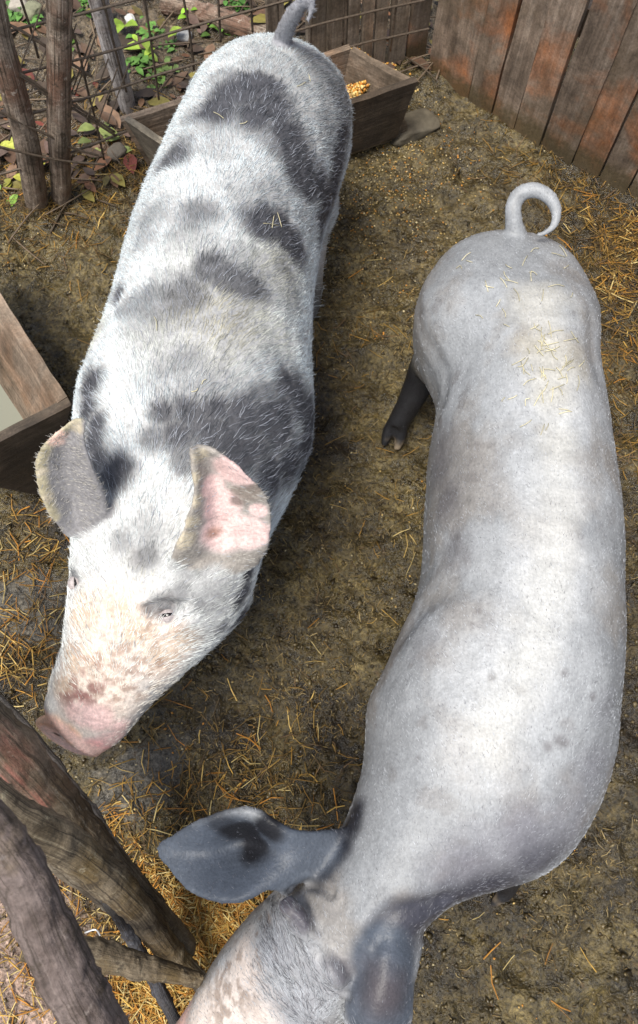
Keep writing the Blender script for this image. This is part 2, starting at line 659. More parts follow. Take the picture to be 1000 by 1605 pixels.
edges = [0.0, along(733, 166), along(768, 190), along(803, 212), along(837, 243), along(880, 278), along(918, 306), along(962, 330)]
while edges[-1] < 2.6:
    edges.append(edges[-1] + random.uniform(.10, .16))
for k in range(len(edges) - 1):
    a, b = edges[k] + random.uniform(.001, .004), edges[k + 1] - random.uniform(.001, .004)
    q = MB()
    o = np.array([*WA, -.05]) + wd * a + wn_ * random.uniform(-.006, .012)
    lean = wd * random.uniform(-.015, .015)
    q.box((0, 0, 0), wd * (b - a), wn_ * .024, np.array([0, 0, 1.25 + random.uniform(-.06, .06)]) + lean, .0035, k * 7, (4, 1, 24))
    q.build('plank', M['plank'], wall_root, smooth=False).location = o - np.array([*WA, 0])
q = MB()
for z in (.35, 1.0):
    q = MB()
    q.box(np.array([*WA, z]) + wn_ * .05 - wd * .03, wd * 2.7, wn_ * .04, (0, 0, .08))
    q.build('back_rail', M['plank'], wall_root, smooth=False, loc=(*WA, 0)).location = (0, 0, 0)

# ---------------------------------------------------------------- back fence: pickets, posts, wire
fd = np.array([FB[0] - FA[0], FB[1] - FA[1], 0])
FL = np.linalg.norm(fd)
fd /= FL
fn = np.array([-fd[1], fd[0], 0])
pal = empty('picket_fence', (*(FB), 0))
tag(pal, 'short run of grey upright pickets between the wire fence and the plank wall', 'fence')
# (bottom u, top u at the frame's edge, width px)
for k, (ub, ut, wpx) in enumerate([(447, 450, 24), (507, 512, 30), (538, 541, 30), (563, 570, 17), (585, 588, 16), (605, 612, 18), (632, 652, 26), (663, 690, 30)]):
    vb = 128 + (665 - ub) * .245 - 6
    b = P(ub, vb, 0) + fn * .05
    w = wpx * 2.5 / FPX
    q = MB()
    b[2] = -.04
    tp = P(ut, 0, .40)
    tdir = np.array([0, 0, 1.1]) + fd * (ut - ub - (ub - 500) * .3) * .0012
    q.box((0, 0, 0), fd * w, fn * .018, tdir, .004, k * 5 + 100, (3, 1, 18))
    q.build('picket', M['picket' if k < 7 else 'plank'], pal, smooth=False).location = Vector(b - fd * w / 2) - pal.location
q = MB()
q.box(np.array([*FB, .75]) - fd * .95 + fn * .075, fd * .95, fn * .03, (0, 0, .06))
q.build('rail', M['picket'], pal, smooth=False).location = -pal.location


def post(pts, rads, mat, label, seed, squash=1.0):
    q = MB()
    q.tube(pts, rads, 16, 50, .09, seed, squash)
    b = np.array(pts[0])
    tag(q.build('fence_post', mat, loc=b, uv=True), label, 'post', 'posts of the back fence')


def up(u0, v0, u1, z1, extend=1.0):
    """from the foot at (u0,v0) to a point of the same depth, height z1, whose image column is u1"""
    b = P(u0, v0, -.04)
    y = b[1]
    r = ray(u1, 0)
    # height is free: pick x so that the top sits in column u1 at height z1
    depth = (y * math.sin(TILT) + (CAM_H - z1) * math.cos(TILT))
    return b, np.array([(u1 - 500) / FPX * depth, y, z1])


b, t = up(62, 345, -8, .62)
post([b, (b + t) / 2 + [.012, 0, 0], t, t + (t - b) * .5], [.034, .034, .031, .028], M['post'], 'leaning barky fence post with peeling bark at the left edge of the pen', 3)
b, t = up(97, 335, 93, .62)
post([b, (b + t) / 2 + [-.005, 0, 0], t, t + (t - b) * .5], [.030, .031, .029, .027], M['post'], 'upright split fence post of pale brown wood beside the leaning barky one', 11)
b, t = up(207, 190, 150, .40)
post([b, (b + t) / 2, t, t + (t - b) * .9], [.036, .040, .038, .034], M['post_pale'], 'thick whitish fence post standing behind the wire netting', 19, .7)

# wire netting in the plane of the back fence
wq = MB()
W0 = np.array([*FA, 0]) - fd * .75


def wv(s, z, off=0.0):
    return W0 + fd * s + np.array([0, 0, z]) + fn * (off + .012 * math.sin(s * 5 + z * 3))


WL = FL + .70


def on_fence(u, v, off=0.0):
    """the point of the fence's upright plane seen at (u, v)"""
    r = np.array(ray(u, v))
    o = np.array([0, 0, CAM_H])
    a = np.array([*FA, 0]) + fn * off
    return o + r * ((a - o).dot(fn) / r.dot(fn))


def strand(path, r, off=0.0, ext0=0.0, ext1=0.0):
    q = [on_fence(u, v, off) for u, v in path]
    if ext0:
        d = q[0] - q[1]
        q.insert(0, q[0] + d / np.linalg.norm(d) * ext0)
    if ext1:
        d = q[-1] - q[-2]
        q.append(q[-1] + d / np.linalg.norm(d) * ext1)
    wq.tube(q, [r] * len(q), 6, 8 * len(q))


for path in ([(-60, 70), (33, 44), (129, 21), (210, 0)], [(-60, 140), (20, 118), (111, 96), (180, 78), (300, 42), (435, 5)], [(-60, 215), (60, 175), (168, 144), (249, 117), (300, 102), (420, 66)],
             [(-60, 290), (40, 262), (120, 236), (200, 205), (300, 170)], [(400, 70), (486, 42), (579, 19), (643, 5)], [(430, 108), (560, 70), (614, 58), (650, 50)], [(-60, 0), (60, -40), (200, -85), (430, -120)], [(435, 5), (560, -30), (650, -50)]):
    strand(path, .0036, .0, .1, .05)
for path in ([(-10, 28), (33, 48), (75, 75), (111, 99), (144, 120)], [(0, 96), (48, 125), (78, 147), (111, 162), (180, 207)], [(5, 100), (50, 131), (80, 153), (113, 169), (182, 213)], [(-20, 165), (40, 196), (78, 213), (111, 231), (162, 246)],
             [(-20, 225), (40, 240), (100, 252), (165, 258)]):
    strand(path, .0036, -.03)
for path in ([(33, 0), (48, 45), (60, 90)], [(104, 20), (122, 75), (138, 144), (150, 190), (163, 250)], [(162, 0), (180, 75), (198, 144)], [(227, 0), (238, 75), (249, 156)], [(286, -10), (296, 42), (304, 110)], [(342, 0), (346, 65)],
             [(393, 0), (396, 50)], [(435, 0), (437, 60)], [(0, 120), (15, 165), (22, 190), (14, 220)], [(-8, 10), (4, 80), (20, 180)], [(490, 0), (487, 70)], [(540, -10), (537, 70)], [(622, 0), (612, 80)]):
    strand(path, .0032, .006, .35, .0)
# a slack layer of diagonal netting between the posts
for k in range(9):
    u0 = 40 + k * 17 + random.uniform(-5, 5)
    v0 = 60 + k * 9 + random.uniform(-20, 20)
    strand([(u0 + 30, v0 - 35), (u0 + 14, v0 + 10), (u0 - 4, v0 + 60)], .0020, -.03 + random.uniform(-.01, .01))
tag(wq.build('wire_fence', M['wire'], loc=W0), 'rusty square wire netting with sagging strands along the back of the pen', 'fence')

# ---------------------------------------------------------------- feed trough (behind the patchy pig)


def trough_boards(root, TL, TR, BR_, BL_, zr, zb, inset, mats, th=.02, shift=None):
    """open box: rim corners TL,TR,BR,BL (xy) at zr narrowing by inset towards zb; boards as parts"""
    rim = [np.array([*c, zr]) for c in (TL, TR, BR_, BL_)]
    cen = sum(rim) / 4
    bot = []
    for i, c in enumerate(rim):
        if shift is not None:
            bot.append(np.array([c[0], c[1], zb]) + np.array([*shift[i], 0]))
            continue
        d = cen - c
        d[2] = 0
        d /= np.linalg.norm(d)
        bot.append(np.array([c[0], c[1], zb]) + d * inset)
    org = np.array(root.location)
    names = ['front_board', 'end_board', 'back_board', 'end_board']
    for i in range(4):
        a, b = rim[i], rim[(i + 1) % 4]
        c, d = bot[i], bot[(i + 1) % 4]
        e = (b - a) / np.linalg.norm(b - a)
        nrm = np.cross(e, np.array([0, 0, 1.0]))
        if nrm.dot(cen - a) < 0:
            nrm = -nrm
        q = MB()
        ext = .0 if i % 2 == 0 else -th * .9
        a2, b2, c2, d2 = a - e * ext, b + e * ext, c - e * ext, d + e * ext
        nx, nz = 14, 6
        V, F = [], []
        for layer in (0, 1):
            for k in range(nz + 1):
                for j in range(nx + 1):
                    f, g = j / nx, k / nz
                    V.append((a2 * (1 - f) + b2 * f) * g + (c2 * (1 - f) + d2 * f) * (1 - g) + nrm * th * layer)
        V = np.array(V)
        V[:, 2] += (fbm(V, 8, i * 9 + 3, 3) - .5) * .014 * (V[:, 2] > zb + .02)
        V += (fbm(V, 20, i + 50, 3)[:, None] - .5) * .006
        n1 = (nx + 1) * (nz + 1)
        for layer in (0, 1):
            for k in range(nz):
                for j in range(nx):
                    s0 = layer * n1 + k * (nx + 1) + j
                    f = [s0, s0 + 1, s0 + nx + 2, s0 + nx + 1]
                    F.append(f if layer else f[::-1])
        for j in range(nx):
            for k, fl in ((0, 0), (nz, 1)):
                s0 = k * (nx + 1) + j
                f = [s0, s0 + 1, s0 + 1 + n1, s0 + n1]
                F.append(f[::-1] if fl else f)
        for k in range(nz):
            for j, fl in ((0, 1), (nx, 0)):
                s0 = k * (nx + 1) + j
                f = [s0, s0 + nx + 1, s0 + nx + 1 + n1, s0 + n1]
                F.append(f[::-1] if fl else f)
        # local x runs along the board so that the grain does too
        ang = math.atan2(e[1], e[0])
        V = V - a
        R = np.array([[math.cos(ang), math.sin(ang), 0], [-math.sin(ang), math.cos(ang), 0], [0, 0, 1]])
        q.add(V @ R.T, F)
        o = q.build(names[i], mats[i], root, smooth=False)
        o.location = a - org
        o.rotation_euler = (0, 0, ang)
    q = MB()
    fl = [b_ + (cen - b_) * np.array([.02, .02, 0]) for b_ in bot]
    V = np.array([f for f in fl] + [f + [0, 0, th] for f in fl]) - org
    V[:4, 2] += .002
    V[4:, 2] += .002
    q.add(V, [(3, 2, 1, 0), (4, 5, 6, 7), (0, 1, 5, 4), (1, 2, 6, 5), (2, 3, 7, 6), (3, 0, 4, 7)])
    q.build('floor_board', mats[0], root, smooth=False)
    return rim, bot, cen


ZR = .24
fr = [P(298, 257, ZR)[:2], P(656, 126, ZR)[:2], P(546, 70, ZR)[:2], P(187, 183, ZR)[:2]]
feeder = empty('feed_trough', (*(sum(fr) / 4), 0))
tag(feeder, 'long weathered wooden feed trough with slanting sides along the back fence behind the patchy pig', 'trough')
rim, bot, cen = trough_boards(feeder, *fr, ZR, .045, .045, [M['trough_dark'], M['trough'], M['trough'], M['trough_grey']])
# upright divider inside
dv = MB()
f_ = .73
pa, pb = rim[0] * (1 - f_) + rim[1] * f_, rim[3] * (1 - f_) + rim[2] * f_
dvd = (pb - pa) / np.linalg.norm(pb - pa)
dv.box(pa + dvd * .06 + [0, 0, -.14] - np.array(feeder.location), dvd * (np.linalg.norm(pb - pa) - .10), (rim[1] - rim[0]) / np.linalg.norm(rim[1] - rim[0]) * .018, (0, 0, .13), .003, 5, (4, 1, 4))
dv.build('divider', M['trough'], feeder, smooth=False)


def grains(name, pts, label, cat, colors, size=(.004, .0065), kind='stuff', mat='grain'):
    n = len(pts)
    oc = np.array([[1, 0, 0], [-1, 0, 0], [0, 1, 0], [0, -1, 0], [0, 0, 1], [0, 0, -1]], float)
    tri = np.array([[0, 2, 4], [2, 1, 4], [1, 3, 4], [3, 0, 4], [2, 0, 5], [1, 2, 5], [3, 1, 5], [0, 3, 5]])
    s = rng.uniform(size[0], size[1], (n, 1, 1)) * rng.uniform(.6, 1.2, (n, 1, 3))
    a = rng.uniform(0, 6.28, n)
    L = oc[None] * s
    if mat == 'clod':
        L = L * rng.uniform(.35, 1.5, (n, 6, 1)) * np.array([1.3, 1, .55])
    X = L[:, :, 0] * np.cos(a)[:, None] - L[:, :, 1] * np.sin(a)[:, None]
    Y = L[:, :, 0] * np.sin(a)[:, None] + L[:, :, 1] * np.cos(a)[:, None]
    V = np.stack([X, Y, L[:, :, 2] * .8], 2) + pts[:, None]
    F = (tri[None] + (np.arange(n) * 6)[:, None, None]).reshape(-1, 3)
    C = colors[rng.integers(0, len(colors), n)] * rng.uniform(.7, 1.2, (n, 1))
    o = big_mesh(name, V.reshape(-1, 3), F, M[mat], np.repeat(C, 6, 0))
    return tag(o, label, cat, kind=kind)


CORN = np.array([[.72, .36, .06], [.80, .46, .10], [.62, .25, .04], [.85, .62, .25], [.75, .55, .22]])
hc = P(566, 131, .12)
fx = (rim[1] - rim[0]) / np.linalg.norm(rim[1] - rim[0])
fy = np.cross([0, 0, 1], fx)
n = 2600
a = rng.normal(0, .055, n)
bq = rng.uniform(-.07, .07, n)
hp = .10 * np.exp(-(a / .07) ** 2) + .02
pts = hc + a[:, None] * fx + bq[:, None] * fy
pts[:, 2] = .07 + hp * rng.uniform(.75, 1.0, n)
grains('corn_heap', pts, 'small heap of yellow corn kernels inside the feed trough', 'corn', CORN, (.005, .008))

# flat stone by the trough end
def stone(name, c, sx, sy, sz, rot, mat, label, seed, cat='stone', group=None):
    bm = bmesh.new()
    bmesh.ops.create_icosphere(bm, subdivisions=4, radius=1)
    V = np.array([v.co[:] for v in bm.verts])
    V = np.sign(V) * np.abs(V) ** .6
    V *= 1 + (fbm(V + seed, 1.6, seed, 4)[:, None] - .5) * .55
    V *= [sx, sy, sz]
    for v, c_ in zip(bm.verts, V):
        v.co = c_
    me = bpy.data.meshes.new(name)
    bm.to_mesh(me)
    bm.free()
    me.polygons.foreach_set('use_smooth', np.ones(len(me.polygons), bool))
    me.materials.append(mat)
    o = bpy.data.objects.new(name, me)
    COL.objects.link(o)
    o.location = c
    o.rotation_euler = (0, 0, rot)
    return tag(o, label, cat, group)


stone('stone', P(645, 198, .01), .085, .05, .022, .5, M['stone'], 'flat muddy stone lying on the mud below the trough end', 4)
M['beam'] = M['trough_dark']
bq_ = MB()
p0, p1 = P(545, 226, .035), P(632, 196, .03)
bq_.tube([p0 + (p0 - p1) * .6, p0, p1], [.035, .035, .03], 10, 20, .2, 8)
tag(bq_.build('log', M['limb'], loc=p0, uv=True), 'half buried muddy log lying on the floor before the feed trough', 'log')

# ---------------------------------------------------------------- water trough (left edge)
ZW = .32
A, B_, C_ = P(0, 459, ZW)[:2], P(112, 634, ZW)[:2], P(0, 692, ZW)[:2]
e1 = (A - B_) / np.linalg.norm(A - B_)
e2 = (C_ - B_) / np.linalg.norm(C_ - B_)
tr4 = [B_ + e2 * .34, B_, B_ + e1 * .62, B_ + e2 * .34 + e1 * .62]
wt = empty('water_trough', (*(sum(tr4) / 4), 0))
tag(wt, 'wooden drinking trough with murky water at the left edge beside the patchy pig', 'trough')
rimw, botw, cenw = trough_boards(wt, *tr4, ZW, .01, .05, [M['trough_dark'], M['trough'], M['trough'], M['trough']], .024, [-e2 * .14, e2 * .17, e2 * .17, -e2 * .14])
wm = MB()
q4 = [r * .40 + b * .60 for r, b in zip(rimw, botw)]
q4 = [np.array([p_[0], p_[1], .135]) + (cenw - p_) * np.array([.05, .05, 0]) - np.array(wt.location) for p_ in q4]
wm.add(np.array(q4), [(0, 1, 2, 3)])
wm.build('water', M['water'], wt)

# ---------------------------------------------------------------- pigs


def pig_loft(mb, st, n=44, m=110, expo=2.25, flat=(.60, .72)):
    """st rows: uL,vL,uR,vR,z,up,dn - the outline measured on both sides, the height it lies at, extents above and below"""
    L = np.array([P(r[0], r[1], r[4]) for r in st])
    R = np.array([P(r[2], r[3], r[4]) for r in st])
    ctr = (L + R) / 2
    ex = np.array([[r[5], r[6]] for r in st])
    c = catmull(ctr, m)
    Ls, Rs = catmull(L, m), catmull(R, m)
    sd = Rs - Ls
    hw = np.linalg.norm(sd, axis=1) / 2
    e = catmull(ex, m)
    t = np.gradient(c, axis=0)
    t /= np.linalg.norm(t, axis=1)[:, None]
    rings = []
    t = t.copy()
    q = np.clip((np.linspace(0, 1, m) - flat[0]) / (flat[1] - flat[0]), 0, 1)
    tv = t * np.stack([np.ones(m), np.ones(m), q], 1)      # upright rings along the trunk, tilted ones on the head
    for k in range(30):
        tv[1:-1] = (tv[:-2] + 2 * tv[1:-1] + tv[2:]) / 4
    for k in range(8):
        for w in (c, sd, e):
            w[1:-1] = (w[:-2] + 2 * w[1:-1] + w[2:]) / 4
    hw = np.linalg.norm(sd, axis=1) / 2
    tv /= np.linalg.norm(tv, axis=1)[:, None]
    for i in range(m):
        s = sd[i] - tv[i] * sd[i].dot(tv[i])
        s /= np.linalg.norm(s)
        u = np.cross(s, tv[i])
        if u[2] < 0:
            u = -u
        th = np.linspace(0, 2 * math.pi, n, endpoint=False)
        cs, sn = np.cos(th), np.sin(th)
        x = np.sign(cs) * np.abs(cs) ** (2 / expo) * hw[i]
        y = np.sign(sn) * np.abs(sn) ** (2 / expo) * np.where(sn > 0, e[i, 0], e[i, 1])
        rings.append(c[i] + x[:, None] * s + y[:, None] * u)
    mb.rings(np.array(rings))
    return c, t


def ear(mb, rows, th=.006, nu=26, nv=16):
    """rows of (left, mid, right) control points from the ear's base to its tip, each (u,v,z)"""
    G = np.array([[P(*p) for p in r] for r in rows])
    A_ = np.array([catmull(G[:, k], nu) for k in range(3)])
    S = np.array([catmull(A_[:, i], nv) for i in range(nu)])
    du = np.gradient(S, axis=0)
    dv = np.gradient(S, axis=1)
    nr = np.cross(du, dv)
    nr /= np.linalg.norm(nr, axis=2)[:, :, None] + 1e-9
    k = np.linspace(0, 1, nu)[:, None]
    j = np.linspace(-1, 1, nv)[None]
    thick = (th * (1.5 - .8 * k) * np.clip(1.25 - np.abs(j) ** 3 * .6, .4, 1.2))[:, :, None]
    top, bot_ = S + nr * thick, S - nr * thick
    V = np.concatenate([top.reshape(-1, 3), bot_.reshape(-1, 3)])
    F = []
    N = nu * nv
    for i in range(nu - 1):
        for q in range(nv - 1):
            a = i * nv + q
            F.append((a, a + 1, a + nv + 1, a + nv))
            F.append((N + a, N + a + nv, N + a + nv + 1, N + a + 1))
    for i in range(nu - 1):
        for q, fl in ((0, 0), (nv - 1, 1)):
            a = i * nv + q
            f = (a, a + nv, N + a + nv, N + a)
            F.append(f[::-1] if fl else f)
    for q in range(nv - 1):
        for i, fl in ((0, 1), (nu - 1, 0)):
            a = i * nv + q
            f = (a, a + 1, N + a + 1, N + a)
            F.append(f[::-1] if fl else f)
    mb.add(V, F)
    return S.reshape(-1, 3)


def near(V, S, r0, r1):
    lo, hi = S.min(0) - r1, S.max(0) + r1
    m = np.all((V > lo) & (V < hi), axis=1)
    d = np.full(len(V), 9.0)
    k = np.nonzero(m)[0]
    for q in range(0, len(k), 4000):
        w = k[q:q + 4000]
        d[w] = np.min(np.linalg.norm(V[w][:, None] - S[None], axis=2), axis=1)
    return 1 - sstep(r0, r1, d)


def leg(mb, pts, rads, toe):
    """pts world points hip..pastern; toe = horizontal direction of the hoof"""
    mb.tube(pts, rads, 18, 40)
    toe = np.array([*toe, 0.0])
    toe /= np.linalg.norm(toe)
    sd = np.cross([0, 0, 1], toe)
    b = np.array(pts[-1])
    for sg in (-1, 1):
        a = b + sd * sg * .012 + [0, 0, .01]
        mb.tube([a, a + toe * .02 + sd * sg * .006 - [0, 0, b[2] * .55], np.array([a[0], a[1], .012]) + toe * .055 + sd * sg * .006], [.017, .017, .009], 10, 12)
        w = b - toe * .012 + sd * sg * .014
        mb.tube([w + [0, 0, .02], w - toe * .018 - [0, 0, .01]], [.010, .005], 8, 5)


def relax(V, E, it, w):
    n = len(V)
    deg = np.bincount(E.ravel(), minlength=n).astype(float)
    deg[deg == 0] = 1
    for k in range(it):
        f = w if k % 2 == 0 else -w * .5
        A2 = np.empty_like(V)
        for c in range(3):
            A2[:, c] = np.bincount(E[:, 0], V[E[:, 1], c], n) + np.bincount(E[:, 1], V[E[:, 0], c], n)
        V = V + (A2 / deg[:, None] - V) * (f if np.isscalar(f) else f[:, None])
    return V


def fuse(mb, name, mat, keep_fn, it=14, vox=.0048):
    V = np.concatenate(mb.v)
    me = bpy.data.meshes.new(name)
    me.from_pydata(V.tolist(), [], mb.f)
    o = bpy.data.objects.new(name, me)
    COL.objects.link(o)
    md = o.modifiers.new('r', 'REMESH')
    md.mode = 'VOXEL'
    md.voxel_size = vox
    dg = bpy.context.evaluated_depsgraph_get()
    me2 = bpy.data.meshes.new_from_object(o.evaluated_get(dg))
    o.modifiers.clear()
    me2.name = name
    o.data = me2
    bpy.data.meshes.remove(me)
    n = len(me2.vertices)
    V = np.empty(n * 3)
    me2.vertices.foreach_get('co', V)
    V = V.reshape(-1, 3)
    E = np.empty(len(me2.edges) * 2, np.int64)
    me2.edges.foreach_get('vertices', E)
    E = E.reshape(-1, 2)
    w = keep_fn(V)
    V = relax(V, E, it, .62 * w)
    me2.vertices.foreach_set('co', V.astype(np.float32).ravel())
    me2.update()
    me2.polygons.foreach_set('use_smooth', np.ones(len(me2.polygons), bool))
    me2.materials.clear()
    me2.materials.append(mat)
    return o, V, E


def normals(me):
    N = np.empty(len(me.vertices) * 3, np.float32)
    me.vertices.foreach_get('normal', N)
    return N.reshape(-1, 3).astype(float)


def bvh_of(o):
    me = o.data
    return BVHTree.FromPolygons([v.co[:] for v in me.vertices], [p.vertices[:] for p in me.polygons])


def hit(bvh, u, v):
    r = bvh.ray_cast(Vector((0, 0, CAM_H)), ray(u, v))
    if r[0] is None:
        return None, None
    return np.array(r[0]), r[3]


def blobs(V, bvh, items, seed, warp=.38, grow=1.0):
    """items: (u, v, r px, soft) -> mask 0..1 of distance to spots on the animal's own surface, with a ragged edge"""
    W = np.stack([fbm(V, 16, seed + k, 4) for k in range(3)], 1) - .5
    res = np.zeros(len(V))
    for it in items:
        p, d = hit(bvh, it[0], it[1])
        if p is None:
            continue
        r = it[2] * grow * d * .97 / FPX
        q = V + W * r * 2 * warp * 1.6
        dd = np.linalg.norm(q - p, axis=1) / r
        s = it[3] if len(it) > 3 else .58
        k = it[4] if len(it) > 4 else 1.0
        res = np.maximum(res, k * (1 - sstep(1 - s, 1 + s, dd)))
    return res


def lerp(a, b, k):
    return a + (np.asarray(b) - a) * k[:, None]


def dent(V, N, bvh, u, v, r, depth, along=None, stretch=1.0):
    p, d = hit(bvh, u, v)
    if p is None:
        return V
    q = V - p
    if along is not None:
        a = np.array(along) / np.linalg.norm(along)
        q = q - np.outer(q.dot(a), a) * (1 - 1 / stretch)
    g = np.exp(-(np.linalg.norm(q, axis=1) / r) ** 2)
    return V - N * (g * depth)[:, None]


def crease(V, N, bvh, path, r, depth):
    P3 = [hit(bvh, *q)[0] for q in path]
    P3 = [q for q in P3 if q is not None]
    if len(P3) < 2:
        return V
    P3 = catmull(P3, 24)
    lo, hi = P3.min(0) - 4 * r, P3.max(0) + 4 * r
    m = np.all((V > lo) & (V < hi), axis=1)
    if not m.any():
        return V
    d = np.min(np.linalg.norm(V[m][:, None] - P3[None], axis=2), axis=1)
    g = -np.exp(-(d / r) ** 2) + .55 * np.exp(-((d - 1.9 * r) / r) ** 2)
    V = V.copy()
    V[m] += N[m] * (g * depth)[:, None]
    return V


def hairs(name, parent, V, N, F, colors, prob, length, flow, n, rad, lift, seed, jitter=.35):
    """bristles as real curves rooted on the skin"""
    g = np.random.default_rng(seed)
    tri = np.concatenate([F[:, [0, 1, 2]], F[:, [0, 2, 3]]])
    a, b, c = V[tri[:, 0]], V[tri[:, 1]], V[tri[:, 2]]
    ar = np.linalg.norm(np.cross(b - a, c - a), axis=1) * prob[tri].mean(1)
    cdf = np.cumsum(ar)
    k = np.searchsorted(cdf, g.uniform(0, cdf[-1], n))
    r1, r2 = np.sqrt(g.uniform(0, 1, n)), g.uniform(0, 1, n)
    bc = np.stack([1 - r1, r1 * (1 - r2), r1 * r2], 1)
    T = tri[k]

    def at(x):
        return (x[T] * bc[:, :, None]).sum(1) if x.ndim == 2 else (x[T] * bc).sum(1)
    p, nn, col, ln, fl = at(V), at(N), at(colors), at(length), at(flow)
    nn /= np.linalg.norm(nn, axis=1)[:, None]
    # clumps: neighbours share a direction
    cl = np.stack([noise(p, 55, seed + q) for q in range(3)], 1) - .5
    d = fl + cl * jitter * 2.4 + g.normal(0, jitter * .45, (n, 3))
    d -= nn * (d * nn).sum(1)[:, None]
    d /= np.linalg.norm(d, axis=1)[:, None] + 1e-9
    ln = ln * g.uniform(.55, 1.25, n)
    col = col * (g.uniform(.70, 1.15, n) * (.75 + .5 * noise(p, 40, seed + 9)))[:, None]
    up_ = lift * g.uniform(.5, 1.5, n)
    pts = np.empty((n, 4, 3), np.float32)
    for i, s in enumerate((0, .33, .67, 1.0)):
        h = up_ * (s - .55 * s * s)
        side_ = g.normal(0, .10, (n, 3)) * s * s if i else 0
        pts[:, i] = p + d * (ln * s)[:, None] + nn * (ln * h)[:, None] + side_ * ln[:, None] - np.array([0, 0, 1]) * (ln * .12 * s * s)[:, None]
    cu = bpy.data.hair_curves.new(name)
    cu.add_curves([4] * n)
    cu.position_data.foreach_set('vector', pts.ravel())
    ra = cu.attributes.get('radius') or cu.attributes.new('radius', 'FLOAT', 'POINT')
    rr = np.tile(np.array([1, .9, .7, .25], np.float32) * rad, n) * np.repeat(g.uniform(.7, 1.3, n), 4).astype(np.float32)
    ra.data.foreach_set('value', rr)
    ca = cu.attributes.new('tint', 'FLOAT_COLOR', 'CURVE')
    ca.data.foreach_set('color', np.concatenate([col, np.ones((n, 1))], 1).astype(np.float32).ravel())
    cu.materials.append(M['hair'])
    o = bpy.data.objects.new(name, cu)
    COL.objects.link(o)
    o.parent = parent
    return o, col


def quads_of(me):
    F = np.empty(len(me.loops), np.int32)
    me.loops.foreach_get('vertex_index', F)
    return F.reshape(-1, 4)


def eyeball(parent, bvh, u, v, r, sink, label=None):
    p, d = hit(bvh, u, v)
    bm = bmesh.new()
    bmesh.ops.create_uvsphere(bm, u_segments=16, v_segments=12, radius=r)
    me = bpy.data.meshes.new('eye')
    bm.to_mesh(me)
    bm.free()
    me.polygons.foreach_set('use_smooth', np.ones(len(me.polygons), bool))
    me.materials.append(M['eye'])
    o = bpy.data.objects.new('eye', me)
    COL.objects.link(o)
    o.parent = parent
    o.location = Vector(p) + ray(u, v) * sink
    if label:
        ax = Vector(label).normalized()
        vw = -ray(u, v)
        vw = (vw - ax * vw.dot(ax)).normalized()
        bm = bmesh.new()
        bmesh.ops.create_uvsphere(bm, u_segments=48, v_segments=24, radius=r * 1.2)
        y = ax.cross(vw)
        kill = []
        for f in bm.faces:
            c = f.calc_center_median()
            if abs(math.degrees(math.atan2(c.y, c.x)) + 4) < 8:
                kill.append(f)
        bmesh.ops.delete(bm, geom=kill, context='FACES')
        bm.transform(Matrix((vw, y, ax)).transposed().to_4x4())
        bmesh.ops.recalc_face_normals(bm, faces=bm.faces[:])
        bmesh.ops.solidify(bm, geom=bm.faces[:], thickness=.0010)
        me = bpy.data.meshes.new('eyelid')
        bm.to_mesh(me)
        bm.free()
        me.polygons.foreach_set('use_smooth', np.ones(len(me.polygons), bool))
        setcol(me, np.tile([.44, .39, .38], (len(me.vertices), 1)))
        me.materials.append(M['skin_a'])
        l_ = bpy.data.objects.new('eyelid', me)
        COL.objects.link(l_)
        l_.parent = o
    return o


